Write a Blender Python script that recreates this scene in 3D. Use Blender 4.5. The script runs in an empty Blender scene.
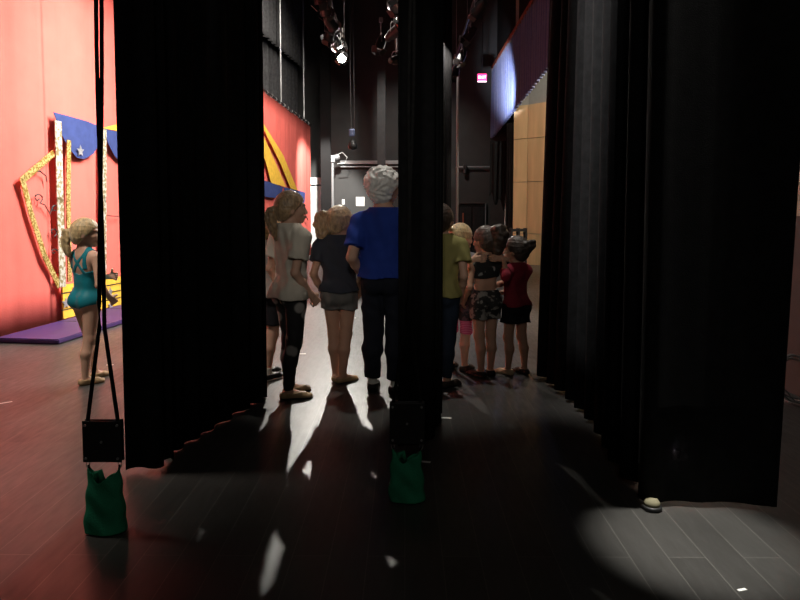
import bpy, bmesh, math, random
import numpy as np
from mathutils import Vector, Matrix, Euler
random.seed(7); np.random.seed(7)
scene = bpy.context.scene
COL = scene.collection
R = math.radians

# ------------------------------------------------------------------ camera
CAMZ, FPX = 1.33, 640.0
CX, CY = 400.0, 251.0
cam = bpy.data.objects.new('camera', bpy.data.cameras.new('camera'))
COL.objects.link(cam)
cam.location = (0, 0, CAMZ)
cam.rotation_euler = (R(90 - 3.5), 0, math.atan(5 / 640))
cam.data.sensor_width = 36; cam.data.lens = FPX / 800 * 36
cam.data.shift_y = -(300 - CY) / 800
cam.data.clip_start = 0.02; cam.data.clip_end = 200
scene.camera = cam
_M = cam.rotation_euler.to_matrix()
def ray(px, py):
    return _M @ Vector(((px - CX) / FPX, -(py - CY) / FPX, -1))
def at(px, py, Y):
    d = ray(px, py); t = Y / d.y
    return Vector((d.x * t, Y, CAMZ + d.z * t))
def ground(px, py, z=0.0):
    d = ray(px, py); t = (z - CAMZ) / d.z
    return Vector((d.x * t, d.y * t, z))

# ------------------------------------------------------------------ materials
def mat(name, color, rough=0.6, metal=0.0, var=0.0, vscale=8.0, bump=0.0, bscale=60.0, spec=0.5, stretch=None, sheen=0):
    m = bpy.data.materials.new(name); m.use_nodes = True
    nt = m.node_tree; b = nt.nodes['Principled BSDF']
    b.inputs['Base Color'].default_value = (*color, 1)
    b.inputs['Roughness'].default_value = rough
    b.inputs['Metallic'].default_value = metal
    b.inputs['Specular IOR Level'].default_value = spec
    if sheen: b.inputs['Sheen Weight'].default_value = sheen
    tc = nt.nodes.new('ShaderNodeTexCoord')
    mp = nt.nodes.new('ShaderNodeMapping'); nt.links.new(tc.outputs['Object'], mp.inputs[0])
    if stretch: mp.inputs['Scale'].default_value = stretch
    if var > 0:
        n = nt.nodes.new('ShaderNodeTexNoise'); n.inputs['Scale'].default_value = vscale; n.inputs['Detail'].default_value = 5
        nt.links.new(mp.outputs[0], n.inputs['Vector'])
        r = nt.nodes.new('ShaderNodeValToRGB')
        r.color_ramp.elements[0].position = .3; r.color_ramp.elements[1].position = .7
        r.color_ramp.elements[0].color = (*[c * (1 - var) for c in color], 1)
        r.color_ramp.elements[1].color = (*[min(1, c * (1 + var)) for c in color], 1)
        nt.links.new(n.outputs[0], r.inputs[0]); nt.links.new(r.outputs[0], b.inputs['Base Color'])
    if bump > 0:
        n2 = nt.nodes.new('ShaderNodeTexNoise'); n2.inputs['Scale'].default_value = bscale; n2.inputs['Detail'].default_value = 4
        nt.links.new(mp.outputs[0], n2.inputs['Vector'])
        bp = nt.nodes.new('ShaderNodeBump'); bp.inputs['Strength'].default_value = bump; bp.inputs['Distance'].default_value = .01
        nt.links.new(n2.outputs[0], bp.inputs['Height']); nt.links.new(bp.outputs[0], b.inputs['Normal'])
    return m
def pattern_mat(name, base, spots, scale=12, thr=.5, kind='noise', rough=.8, soft=.03, stretch=None):
    m = mat(name, base, rough); nt = m.node_tree; b = nt.nodes['Principled BSDF']
    tc = nt.nodes.new('ShaderNodeTexCoord'); mp = nt.nodes.new('ShaderNodeMapping')
    nt.links.new(tc.outputs['Object'], mp.inputs[0])
    if stretch: mp.inputs['Scale'].default_value = stretch
    if kind == 'noise':
        n = nt.nodes.new('ShaderNodeTexNoise'); n.inputs['Scale'].default_value = scale; n.inputs['Detail'].default_value = 2; o = n.outputs[0]
    else:
        n = nt.nodes.new('ShaderNodeTexVoronoi'); n.inputs['Scale'].default_value = scale; o = n.outputs['Distance']
    nt.links.new(mp.outputs[0], n.inputs['Vector'])
    r = nt.nodes.new('ShaderNodeValToRGB')
    r.color_ramp.elements[0].position = thr - soft; r.color_ramp.elements[1].position = thr + soft
    a, c = (base, spots) if kind == 'noise' else (spots, base)
    r.color_ramp.elements[0].color = (*a, 1); r.color_ramp.elements[1].color = (*c, 1)
    nt.links.new(o, r.inputs[0]); nt.links.new(r.outputs[0], b.inputs['Base Color'])
    return m
def emis(name, color, strength):
    m = bpy.data.materials.new(name); m.use_nodes = True
    b = m.node_tree.nodes['Principled BSDF']
    b.inputs['Base Color'].default_value = (*color, 1)
    b.inputs['Emission Color'].default_value = (*color, 1)
    b.inputs['Emission Strength'].default_value = strength
    return m

VELVET = mat('black_velour', (.010, .010, .0105), .95, var=.3, vscale=20, bump=.25, bscale=200, spec=.12)
VELVET2 = mat('charcoal_velour', (.055, .055, .056), .95, var=.25, vscale=14, bump=.2, bscale=160, spec=.1)
RED = mat('red_cloth', (.78, .155, .125), .85, var=.05, vscale=3, bump=.12, bscale=40, spec=.2)
BLUE = mat('blue_cloth', (.04, .06, .19), .85, var=.15, vscale=10, spec=.2)
YELLOW = mat('yellow_cloth', (.83, .50, .06), .8, var=.1, vscale=10, spec=.2)
PURPLE = mat('purple_vinyl', (.05, .02, .11), .55, var=.12, vscale=6)
GOLD = pattern_mat('gold_foil', (.42, .26, .05), (.88, .72, .30), 42, .5, rough=.35)
GOLD.node_tree.nodes['Principled BSDF'].inputs['Metallic'].default_value = .5
SEQUIN = pattern_mat('silver_sequin', (.42, .34, .16), (.86, .84, .74), 26, .50, rough=.3, soft=.06)
SEQUIN.node_tree.nodes['Principled BSDF'].inputs['Metallic'].default_value = .45
INK = mat('black_paint', (.02, .015, .015), .6, var=.2)
SILVER = mat('silver_foil', (.7, .7, .7), .3, .7, var=.2, vscale=30)
WHITE = mat('white_paint', (.82, .82, .78), .5, var=.04)
STEEL = mat('grey_steel', (.42, .42, .42), .4, .6, var=.12, vscale=12)
BLACKM = mat('black_metal', (.018, .018, .018), .45, .2, var=.25, vscale=10)
FIXT = mat('fixture_metal', (.05, .05, .05), .4, .5, var=.25, vscale=10)
ROPE = mat('black_rope', (.012, .012, .012), .9, var=.3, vscale=60, bump=.5, bscale=120, spec=.1)
GREENB = mat('green_canvas', (.025, .25, .13), .85, var=.18, vscale=14, bump=.3, bscale=140, spec=.15)
GREYP = mat('grey_wall', (.045, .045, .043), .8, var=.15, vscale=2, bump=.1, bscale=12)
BLACKW = mat('black_wall', (.012, .012, .012), .9, var=.2, vscale=2, spec=.15)
BEIGE = mat('beige_wall', (.62, .52, .40), .8, var=.05, vscale=3)
MAROON = mat('maroon_wall', (.085, .042, .034), .7, var=.12, vscale=4)
VAL = mat('blue_valance', (.12, .155, .34), .75, var=.12, vscale=12, spec=.2, sheen=.5)
CORD = mat('pale_cord', (.6, .6, .58), .6, var=.1)
TRIMR = mat('rust_trim', (.30, .08, .04), .6, var=.2)
def wood():
    m = mat('wood_panel', (.60, .42, .22), .45, var=.16, vscale=5, stretch=(1, 1, .12), bump=.05)
    return m
WOOD = wood()
def floor_mat():
    m = bpy.data.materials.new('stage_floor'); m.use_nodes = True
    nt = m.node_tree; b = nt.nodes['Principled BSDF']; L = nt.links
    tc = nt.nodes.new('ShaderNodeTexCoord')
    mp = nt.nodes.new('ShaderNodeMapping'); mp.inputs['Rotation'].default_value = (0, 0, R(90)); L.new(tc.outputs['Object'], mp.inputs[0])
    br = nt.nodes.new('ShaderNodeTexBrick'); L.new(mp.outputs[0], br.inputs['Vector'])
    br.inputs['Scale'].default_value = 1; br.inputs['Brick Width'].default_value = 2.4; br.inputs['Row Height'].default_value = .145
    br.inputs['Mortar Size'].default_value = .0022; br.inputs['Mortar Smooth'].default_value = .3
    br.inputs['Color1'].default_value = (.046, .044, .041, 1); br.inputs['Color2'].default_value = (.060, .058, .054, 1)
    br.inputs['Mortar'].default_value = (.11, .105, .095, 1)
    n = nt.nodes.new('ShaderNodeTexNoise'); n.inputs['Scale'].default_value = 1.6; n.inputs['Detail'].default_value = 8
    L.new(tc.outputs['Object'], n.inputs['Vector'])
    mx = nt.nodes.new('ShaderNodeMix'); mx.data_type = 'RGBA'; mx.blend_type = 'MULTIPLY'; mx.inputs[0].default_value = .55
    rr = nt.nodes.new('ShaderNodeValToRGB'); rr.color_ramp.elements[0].position = .3; rr.color_ramp.elements[0].color = (.5, .5, .5, 1)
    rr.color_ramp.elements[1].position = .7; rr.color_ramp.elements[1].color = (1.2, 1.2, 1.2, 1)
    L.new(n.outputs[0], rr.inputs[0]); L.new(br.outputs['Color'], mx.inputs[6]); L.new(rr.outputs[0], mx.inputs[7])
    # fine scuffs
    n3 = nt.nodes.new('ShaderNodeTexNoise'); n3.inputs['Scale'].default_value = 30; n3.inputs['Detail'].default_value = 6
    mp3 = nt.nodes.new('ShaderNodeMapping'); mp3.inputs['Scale'].default_value = (1.2, .25, 1); mp3.inputs['Rotation'].default_value = (0, 0, .25)
    L.new(tc.outputs['Object'], mp3.inputs[0]); L.new(mp3.outputs[0], n3.inputs['Vector'])
    r3 = nt.nodes.new('ShaderNodeMapRange'); r3.inputs[1].default_value = .3; r3.inputs[2].default_value = .7
    r3.inputs[3].default_value = .31; r3.inputs[4].default_value = .45
    L.new(n3.outputs[0], r3.inputs[0]); L.new(r3.outputs[0], b.inputs['Roughness'])
    L.new(mx.outputs[2], b.inputs['Base Color'])
    bp = nt.nodes.new('ShaderNodeBump'); bp.inputs['Strength'].default_value = .08; bp.inputs['Distance'].default_value = .002
    L.new(n3.outputs[0], bp.inputs['Height']); L.new(bp.outputs[0], b.inputs['Normal'])
    b.inputs['Specular IOR Level'].default_value = .4
    return m
FLOOR = floor_mat()

# ------------------------------------------------------------------ mesh helpers
def link(name, me, m, parent=None):
    o = bpy.data.objects.new(name, me); COL.objects.link(o)
    if m is not None: me.materials.append(m)
    if parent is not None: o.parent = parent
    return o
def obj(name, bm, m, parent=None, smooth=False):
    bmesh.ops.recalc_face_normals(bm, faces=bm.faces)
    me = bpy.data.meshes.new(name); bm.to_mesh(me); bm.free()
    if smooth:
        for p in me.polygons: p.use_smooth = True
    return link(name, me, m, parent)
def np_obj(name, V, F, m, parent=None, smooth=True):
    me = bpy.data.meshes.new(name)
    me.from_pydata([tuple(v) for v in V.tolist()] if hasattr(V, 'tolist') else V, [], F.tolist() if hasattr(F, 'tolist') else F)
    me.update()
    if smooth: me.polygons.foreach_set('use_smooth', [True] * len(me.polygons))
    return link(name, me, m, parent)
def tag(o, label, cat, group=None, kind=None):
    o['label'] = label; o['category'] = cat
    if group: o['group'] = group
    if kind: o['kind'] = kind
    return o
def thing(name, label, cat, loc=(0, 0, 0), rz=0, group=None):
    o = bpy.data.objects.new(name, None); COL.objects.link(o)
    o.location = loc; o.rotation_euler = (0, 0, rz); o.empty_display_size = .1
    return tag(o, label, cat, group)
def struct(o, label=None, cat=None):
    o['kind'] = 'structure'
    if label: o['label'] = label
    if cat: o['category'] = cat
    return o
def box(bm, c, s, rot=None, bevel=0):
    ret = bmesh.ops.create_cube(bm, size=1)
    M = Matrix.Translation(c) @ (rot.to_4x4() if rot is not None else Matrix.Identity(4)) @ Matrix.Diagonal((*s, 1))
    bmesh.ops.transform(bm, matrix=M, verts=ret['verts'])
    if bevel:
        es = list({e for v in ret['verts'] for e in v.link_edges})
        bmesh.ops.bevel(bm, geom=es, offset=bevel, segments=2, affect='EDGES', profile=.5)
    return bm
def tube(bm, pts, r, seg=8, cap=True):
    pts = [Vector(p) for p in pts]; rings = []
    up = Vector((0, 0, 1))
    for i, p in enumerate(pts):
        d = (pts[min(i + 1, len(pts) - 1)] - pts[max(i - 1, 0)]).normalized()
        a = d.cross(up)
        if a.length < .05: a = d.cross(Vector((1, 0, 0)))
        a.normalize(); b = d.cross(a).normalized()
        rr = r[i] if isinstance(r, (list, tuple)) else r
        rings.append([bm.verts.new(p + (a * math.cos(t) + b * math.sin(t)) * rr) for t in [2 * math.pi * k / seg for k in range(seg)]])
    for i in range(len(rings) - 1):
        for k in range(seg):
            bm.faces.new((rings[i][k], rings[i][(k + 1) % seg], rings[i + 1][(k + 1) % seg], rings[i + 1][k]))
    if cap:
        bm.faces.new(rings[0][::-1]); bm.faces.new(rings[-1])
    return bm
def lathe(bm, prof, seg=20, M=None):
    rings = []
    for r, z in prof:
        rings.append([bm.verts.new((M or Matrix.Identity(4)) @ Vector((r * math.cos(2 * math.pi * k / seg), r * math.sin(2 * math.pi * k / seg), z))) for k in range(seg)])
    for i in range(len(rings) - 1):
        for k in range(seg):
            bm.faces.new((rings[i][k], rings[i][(k + 1) % seg], rings[i + 1][(k + 1) % seg], rings[i + 1][k]))
    bm.faces.new(rings[0][::-1]); bm.faces.new(rings[-1])
    return bm
def slab(bm, poly, n, t):
    """solid from a 3-D polygon extruded by n*t"""
    a = [bm.verts.new(Vector(p)) for p in poly]; b = [bm.verts.new(Vector(p) + n * t) for p in poly]
    k = len(a); bm.faces.new(a[::-1]); bm.faces.new(b)
    for i in range(k): bm.faces.new((a[i], a[(i + 1) % k], b[(i + 1) % k], b[i]))
    return bm
def copy_tree(o, parent=None):
    c = o.copy(); COL.objects.link(c)
    if parent is not None: c.parent = parent
    for ch in o.children: copy_tree(ch, c)
    return c

def curtain_mesh(path, z0, z1, pleat, amp, seed=0, thick=.008, step=.018, rows=14, hem_wave=.0, zfun=None, afun=None):
    """pleated cloth hanging along a plan path; a closed thick sheet"""
    rnd = random.Random(seed)
    pts = [Vector((p[0], p[1])) for p in path]
    # resample
    res = []; acc = []
    L = 0
    for a, b in zip(pts, pts[1:]):
        n = max(1, int((b - a).length / step))
        for i in range(n):
            res.append(a.lerp(b, i / n)); acc.append(L + (b - a).length * i / n)
        L += (b - a).length
    res.append(pts[-1]); acc.append(L)
    # smooth the path
    for _ in range(4):
        res = [res[0]] + [(res[i - 1] + res[i] * 2 + res[i + 1]) / 4 for i in range(1, len(res) - 1)] + [res[-1]]
    ph = 0; off = []; jit = [rnd.uniform(.75, 1.3) for _ in range(400)]; am = [rnd.uniform(.6, 1.15) for _ in range(400)]
    for i in range(len(res)):
        if i: ph += (acc[i] - acc[i - 1]) / pleat * jit[int(ph) % 400]
        s = math.sin(2 * math.pi * ph)
        s = math.copysign(abs(s) ** .75, s)
        off.append(s * amp * am[int(ph + .25) % 400] * (afun(acc[i] / L) if afun else 1))
    V = []; n = len(res)
    for j in range(rows + 1):
        t = j / rows
        for side in (1, -1):
            for i in range(n):
                a = res[max(0, i - 1)]; b = res[min(n - 1, i + 1)]
                d = (b - a).normalized(); nn = Vector((-d.y, d.x))
                k = .75 + .35 * (1 - t) + .06 * math.sin(t * 5 + i * .05)
                p = res[i] + nn * (off[i] * k + side * thick / 2)
                zb = z0 + hem_wave * math.sin(acc[i] * 5 + seed) if zfun is None else zfun(acc[i] / L)
                V.append((p.x, p.y, zb + (z1 - zb) * t))
    F = []
    def idx(j, s, i): return (j * 2 + s) * n + i
    for j in range(rows):
        for i in range(n - 1):
            F.append((idx(j, 0, i), idx(j, 0, i + 1), idx(j + 1, 0, i + 1), idx(j + 1, 0, i)))
            F.append((idx(j, 1, i + 1), idx(j, 1, i), idx(j + 1, 1, i), idx(j + 1, 1, i + 1)))
        for i in (0, n - 1):
            F.append((idx(j, 0, i), idx(j + 1, 0, i), idx(j + 1, 1, i), idx(j, 1, i)))
    for j in (0, rows):
        for i in range(n - 1):
            F.append((idx(j, 0, i), idx(j, 1, i), idx(j, 1, i + 1), idx(j, 0, i + 1)))
    return V, F

def curtain(name, label, cat, path, z0, z1, pleat, amp, m, seed=0, group=None, **kw):
    V, F = curtain_mesh(path, z0, z1, pleat, amp, seed, **kw)
    o = np_obj(name, V, F, m)
    bm = bmesh.new(); bm.from_mesh(o.data); bmesh.ops.recalc_face_normals(bm, faces=bm.faces); bm.to_mesh(o.data); bm.free()
    return tag(o, label, cat, group)

# ------------------------------------------------------------------ room shell
def shell_box(name, c, s, m):
    bm = bmesh.new(); box(bm, c, s); return struct(obj(name, bm, m))
YF = 20.2   # far wall face
shell_box('floor', (1, 9, -.05), (15, 24, .1), FLOOR)
shell_box('ceiling', (1, 9, 8.55), (15, 24, .1), BLACKW)
shell_box('wall_far', (1, YF + .05, 4.25), (15, .1, 8.5), GREYP)
shell_box('wall_near', (1, -2.95, 4.25), (15, .1, 8.5), BLACKW)
shell_box('wall_upstage', (-6.45, 9, 4.25), (.1, 24, 8.5), BLACKW)
shell_box('wall_house', (8.45, 9, 4.25), (.1, 24, 8.5), BLACKW)
# proscenium wall beside the wing: beige above, dark below, and the header over the opening
bm = bmesh.new(); box(bm, (3.0, 2.15, 4.9), (.3, 10.1, 7.2)); struct(obj('wall_proscenium', bm, BEIGE))
bm = bmesh.new(); box(bm, (3.0, 2.15, .65), (.32, 10.1, 1.3)); struct(obj('wall_wainscot', bm, MAROON))
bm = bmesh.new(); box(bm, (3.0, 13.7, 7.05), (.3, 13.0, 2.9)); struct(obj('wall_header', bm, BLACKW))
# wooden side wall of the house seen through the opening: panels with open joints
def wood_wall():
    root = None
    P0 = at(513, 200, 16.4); P1 = at(527, 200, 16.15); P2 = at(560, 200, 15.4)
    bm = bmesh.new()
    zs = [0, .78, 2.08, 3.16, 4.0]
    for A, B in ((P0, P1), (P1, P2), (P2, P2 + (P2 - P1) * 2.2)):
        d = Vector((B.x - A.x, B.y - A.y, 0)); n = Vector((-d.y, d.x, 0)).normalized()
        if n.y < 0: n = -n
        g = d.normalized() * .006
        for za, zb in zip(zs, zs[1:]):
            a = Vector((A.x, A.y, 0)) + g; b = Vector((B.x, B.y, 0)) - g
            slab(bm, [a + Vector((0, 0, za + .007)), b + Vector((0, 0, za + .007)), b + Vector((0, 0, zb - .007)), a + Vector((0, 0, zb - .007))], n, .04)
    o = struct(obj('wall_wood', bm, WOOD))
    bm = bmesh.new()
    for A, B in ((P0, P1), (P1, P2), (P2, P2 + (P2 - P1) * 2.2)):
        d = Vector((B.x - A.x, B.y - A.y, 0)); n = Vector((-d.y, d.x, 0)).normalized()
        if n.y < 0: n = -n
        a = Vector((A.x, A.y, 0)) + n * .042; b = Vector((B.x, B.y, 0)) + n * .042
        slab(bm, [a, b, b + Vector((0, 0, 8.4)), a + Vector((0, 0, 8.4))], n, .05)
    struct(obj('wall_wood_backing', bm, mat('grey_plaster', (.30, .29, .26), .8, var=.06)))
wood_wall()

# ------------------------------------------------------------------ near curtains (legs)
ZT = 6.2
def gp(l): return [(ground(*p).x, ground(*p).y) for p in l]
lp = gp([(126, 474), (164, 470), (171, 453), (200, 436), (225, 421), (246, 408), (266.3, 397.5)])
left_leg = curtain('stage_curtain', 'tall black stage leg curtain hanging between the two green bag ropes, beside the red backdrop', 'curtain',
        lp, .02, ZT, .17, .03, VELVET, 3, zfun=lambda t: .022 if t < .2 else .004, afun=lambda t: .7 + .9 * max(0, t - .55) / .45, group='black velour leg curtains')
cp = [(-.035, 3.50), (.17, 3.66), (.0, 3.76), (.245, 3.88), (-.02, 3.98), (.26, 4.1), (-.02, 4.25), (.265, 4.4), (.0, 4.5)]
curtain('stage_curtain', 'narrow black leg curtain gathered edge-on beside the woman in blue', 'curtain',
        cp, .025, ZT, .16, .016, VELVET, 5, group='black velour leg curtains')
rp = gp([(537, 373), (556, 386), (572, 399), (588, 414), (603, 432), (618, 458), (640, 500), (650, 508)]) + [(ground(700, 506).x, ground(700, 506).y), (ground(775, 511).x, ground(775, 511).y)]
V, F = curtain_mesh(rp, .025, ZT, .23, .052, 11, afun=lambda t: 1.15 - .95 * min(1, max(0, (t - .74) / .08)))
V = [(v[0] + max(0, v[0] - 1.2) * .135 * v[2] / 2 * (v[1] < 3.2) + .022 * v[2] * min(1, max(0, (v[1] - 4.0) / .9)), v[1], v[2]) for v in V]
o = np_obj('stage_curtain', V, F, VELVET)
tag(o, 'widest black leg curtain with deep folds, hanging before the wooden wall', 'curtain', 'black velour leg curtains')

# ------------------------------------------------------------------ ropes, pulley plates and green bags
def floor_pulley(px, pyb, pl_t, pl_b, label_p, label_b, label_r, rope_top, twist, spread_px):
    g = ground(px, pyb); Y = g.y
    zt = at(px, pl_t, Y).z; zb = at(px, pl_b, Y).z; w = .16; x = g.x
    t = thing('pulley_plate', label_p, 'rope pulley', (x, Y, zb), 0, 'rope pulley plates')
    h = zt - zb
    bm = bmesh.new(); box(bm, (0, -.012, h / 2), (w, .006, h), bevel=.002); box(bm, (0, .012, h / 2), (w, .006, h), bevel=.002); obj('side_plate', bm, BLACKM, t)
    bm = bmesh.new(); lathe(bm, [(.05, -.008), (.055, -.006), (.045, 0), (.055, .006), (.05, .008)], 24, Matrix.Translation((0, 0, h / 2)) @ Matrix.Rotation(R(90), 4, 'X')); obj('sheave', bm, STEEL, t)
    for sx, sz in ((-1, .1), (1, .1), (-1, .9), (1, .9), (0, .5)):
        bm = bmesh.new(); lathe(bm, [(.0055, -.022), (.0055, -.016), (.003, -.015), (.003, .02)], 6, Matrix.Translation((sx * (w / 2 - .014), 0, h * sz)) @ Matrix.Rotation(R(-90), 4, 'X') @ Matrix.Diagonal((1, 1, 1, 1)))
        obj('bolt', bm, STEEL, t)
    for sx in (-1, 1):
        bm = bmesh.new()
        tube(bm, [(sx * (w / 2 - .014) + .007 * math.cos(a), 0, -.012 + .017 * math.sin(a)) for a in np.linspace(0, 2 * math.pi, 14)], .002, 6)
        obj('hook', bm, STEEL, t)
    # rope
    z_top = 6.0; bm = bmesh.new()
    for s in (-1, 1):
        pts = []
        for z in np.linspace(zt - .09, z_top, 60):
            k = min(1, max(0, (z - zt) / .42))
            a = .062 * (1 - k) + .006 * k
            if z > zt + .42: a = .011 * math.cos((z - zt - .42) * twist + .3)
            pts.append((x + s * a + (rope_top - x) * max(0, z - zt) / 1.75, Y, z))
        tube(bm, pts, .0085, 8)
    tag(obj('draw_rope', bm, ROPE, None, True), label_r, 'rope', 'hanging draw ropes')
    return x, Y, zb
def green_bag(x, Y, H, label, lean):
    h = .0045; xs = np.arange(-.13, .13, h); ys = np.arange(-.08, .08, h); zs = np.arange(-.01, H + .03, h)
    X, Yg, Z = np.meshgrid(xs, ys, zs, indexing='ij')
    t = np.clip(Z / H, 0, 1)
    a = .088 - .022 * t - .03 * np.clip(.12 - t, 0, 1) ** 1 * 1.4; b = .055 - .035 * t
    a = a + .004 * np.sin(Z * 60 + X * 20); b = b + .004 * np.sin(X * 55 + 2 * Z * 30)
    d = ((np.abs((X - lean * t) / a)) ** 2.6 + (np.abs(Yg / b)) ** 2.6) ** (1 / 2.6) - 1
    outer = np.maximum(d * b * .9, .004 - Z)
    inner = np.maximum((d * b * .9) + .007, .016 - Z)
    top = Z - (H - .05 * np.clip(1 - (np.abs(X) / .062) ** 2.4, 0, 1) + .012 * np.sin(X * 70) * (np.abs(X) < .05))
    Fv = np.maximum(np.maximum(outer, -inner), top)
    V, F = surface_nets(Fv, (xs[0], ys[0], zs[0]), h)
    root = np_obj('weight_bag', V, F, GREENB); root.location = (x, Y, 0)
    tag(root, label, 'bag', 'green weight bags')
    for s in (-1, 1):
        bm = bmesh.new(); tube(bm, [(s * .062 + lean, 0, H - .01), (s * .063, 0, H + .005), (s * .064, 0, H + .012)], .004, 6); obj('loop', bm, ROPE, root)
    bm = bmesh.new(); tube(bm, [(-.04, 0, H - .07), (-.035, -.005, H - .02), (-.02, 0, H - .015), (-.01, .005, H - .06)], .012, 8); obj('strap', bm, GREENB, root, True)
    return root

def surface_nets(Fd, origin, h):
    """numpy surface nets: quads around the zero level of a sampled field"""
    S = Fd < 0
    nx, ny, nz = Fd.shape
    c = [S[i:nx - 1 + i, j:ny - 1 + j, k:nz - 1 + k] for i in (0, 1) for j in (0, 1) for k in (0, 1)]
    s = sum(x.astype(np.int8) for x in c)
    act = (s > 0) & (s < 8)
    I = np.argwhere(act)
    idx = -np.ones(act.shape, dtype=np.int64); idx[act] = np.arange(len(I))
    acc = np.zeros((len(I), 3)); cnt = np.zeros(len(I))
    corners = [(i, j, k) for i in (0, 1) for j in (0, 1) for k in (0, 1)]
    vals = [Fd[I[:, 0] + i, I[:, 1] + j, I[:, 2] + k] for i, j, k in corners]
    for a in range(8):
        for b in range(a + 1, 8):
            d = [abs(corners[a][q] - corners[b][q]) for q in range(3)]
            if sum(d) != 1: continue
            va, vb = vals[a], vals[b]
            m = (va < 0) != (vb < 0)
            t = np.where(m, va / np.where(m, va - vb, 1), 0)
            p = np.array(corners[a])[None] + t[:, None] * (np.array(corners[b]) - np.array(corners[a]))[None]
            acc[m] += p[m]; cnt[m] += 1
    V = (I + acc / cnt[:, None]) * h + np.array(origin)
    Fs = []
    for ax in range(3):
        o = [q for q in range(3) if q != ax]
        sl0 = [slice(1, -1)] * 3; sl1 = [slice(1, -1)] * 3
        sl0[ax] = slice(0, -1); sl1[ax] = slice(1, None)
        A = S[tuple(sl0)]; B = S[tuple(sl1)]
        E = np.argwhere(A != B)
        if not len(E): continue
        flip = A[E[:, 0], E[:, 1], E[:, 2]]
        base = E.copy()
        base[:, o[0]] += 1; base[:, o[1]] += 1
        q = []
        for da, db in ((0, 0), (1, 0), (1, 1), (0, 1)):
            cc = base.copy(); cc[:, o[0]] -= 1 - da; cc[:, o[1]] -= 1 - db
            q.append(idx[cc[:, 0], cc[:, 1], cc[:, 2]])
        q = np.stack(q, 1)
        if ax == 1: flip = ~flip
        q[~flip] = q[~flip][:, ::-1]
        Fs.append(q)
    F = np.concatenate(Fs)
    F = F[(F >= 0).all(1)]
    return V, F

x, Y, zb = floor_pulley(106, 531, 420, 461, 'square black pulley plate on the rope in front of the red backdrop', '', 'pair of black ropes hanging in front of the red backdrop', at(99.5, 0, 2.59).x * 1.0, 2.3, 18)
green_bag(x, Y, zb - .028, 'green canvas bag hanging below the rope in front of the red backdrop', 0)
x, Y, zb = floor_pulley(407, 500, 402, 443, 'square black pulley plate in front of the narrow centre curtain', '', 'pair of black ropes hanging before the narrow centre curtain', at(412, 0, 2.95).x, 2.6, 18)
green_bag(x, Y, zb - .028, 'green canvas bag standing in shadow before the narrow centre curtain', -.004)

# ------------------------------------------------------------------ red circus backdrop
DN = Vector((-4.2, 6.65, 0)); DF = Vector((-2.83, 19.5, 0))
DU = (DF - DN).normalized(); DNORM = Vector((DU.y, -DU.x, 0))     # faces the stage (+x)
def on_drop(px, py, off=.02):
    d = ray(px, py); o = Vector((0, 0, CAMZ)); P = DN + DNORM * off
    t = (P - o).dot(DNORM) / d.dot(DNORM)
    return o + d * t
drop = thing('circus_backdrop', 'red painted circus tent backdrop with foil frame, blue scallops and yellow stripes', 'backdrop', (0, 0, 0))
def drop_top(y): 
    return 4.28 - .36 * max(0, (y - 13)) / 6.5
def cloth_panel(y0, y1, off, seed):
    n = int((y1 - y0) / .05); rnd = random.Random(seed); V = []; F = []
    rows = 10
    for j in range(rows + 1):
        for side in (1, -1):
            for i in range(n + 1):
                y = y0 + (y1 - y0) * i / n
                s = (y - DN.y) / DU.y
                w = .010 * math.sin(y * 7 + seed) + .006 * math.sin(y * 17.3) + .004 * math.sin(y * 31)
                p = DN + DU * s + DNORM * (off + w * (.6 + .4 * j / rows) - .004 * side - .012)
                zt = drop_top(y)
                V.append((p.x, p.y, .012 + (zt - .012) * j / rows))
    N = n + 1
    ix = lambda j, s, i: (j * 2 + s) * N + i
    for j in range(rows):
        for i in range(n):
            F.append((ix(j, 0, i), ix(j, 0, i + 1), ix(j + 1, 0, i + 1), ix(j + 1, 0, i)))
            F.append((ix(j, 1, i + 1), ix(j, 1, i), ix(j + 1, 1, i), ix(j + 1, 1, i + 1)))
        for i in (0, n): F.append((ix(j, 0, i), ix(j + 1, 0, i), ix(j + 1, 1, i), ix(j, 1, i)))
    for j in (0, rows):
        for i in range(n): F.append((ix(j, 0, i), ix(j, 1, i), ix(j, 1, i + 1), ix(j, 0, i + 1)))
    return np_obj('cloth_panel', V, F, RED, drop)
ys = on_drop(52, 200).y
cloth_panel(5.3, ys - .02, -.02, 1)
cloth_panel(ys + .012, 19.5, -.03, 2)
def applique(name, poly, m, off=.02, t=.006, parent=None):
    bm = bmesh.new(); slab(bm, [on_drop(*p, off) for p in poly], DNORM, t); return obj(name, bm, m, parent or drop)
def strip(name, pts, w, m, off=.022, t=.012):
    P = [on_drop(*p, off) for p in pts]; bm = bmesh.new()
    for a, b in zip(P, P[1:]):
        d = (b - a).normalized(); s = d.cross(DNORM).normalized() * w / 2
        slab(bm, [a + s - d * w * .3, b + s + d * w * .3, b - s + d * w * .3, a - s - d * w * .3], DNORM, t)
    return obj(name, bm, m, drop)
strip('foil_frame', [(52, 154), (22, 180), (30, 212), (44, 256), (58, 285)], .075, GOLD)
strip('sequin_column', [(57.5, 124), (59.5, 200), (62, 284)], .12, SEQUIN, .028, .012)
strip('gold_column', [(68, 142), (67.5, 200), (69, 280)], .075, GOLD, .024, .015)
strip('sequin_column', [(103, 132), (103, 200), (103, 275)], .13, SEQUIN, .026, .012)
def arc_poly(a, b, sag, n=14):
    a = Vector(a); b = Vector(b); pts = []
    for i in range(n + 1):
        t = i / n; p = a.lerp(b, t); p.y += sag * (1 - abs(2 * t - 1) ** 2.2); pts.append((p.x, p.y))
    return [tuple(a)] + pts[1:-1] + [tuple(b)]
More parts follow.
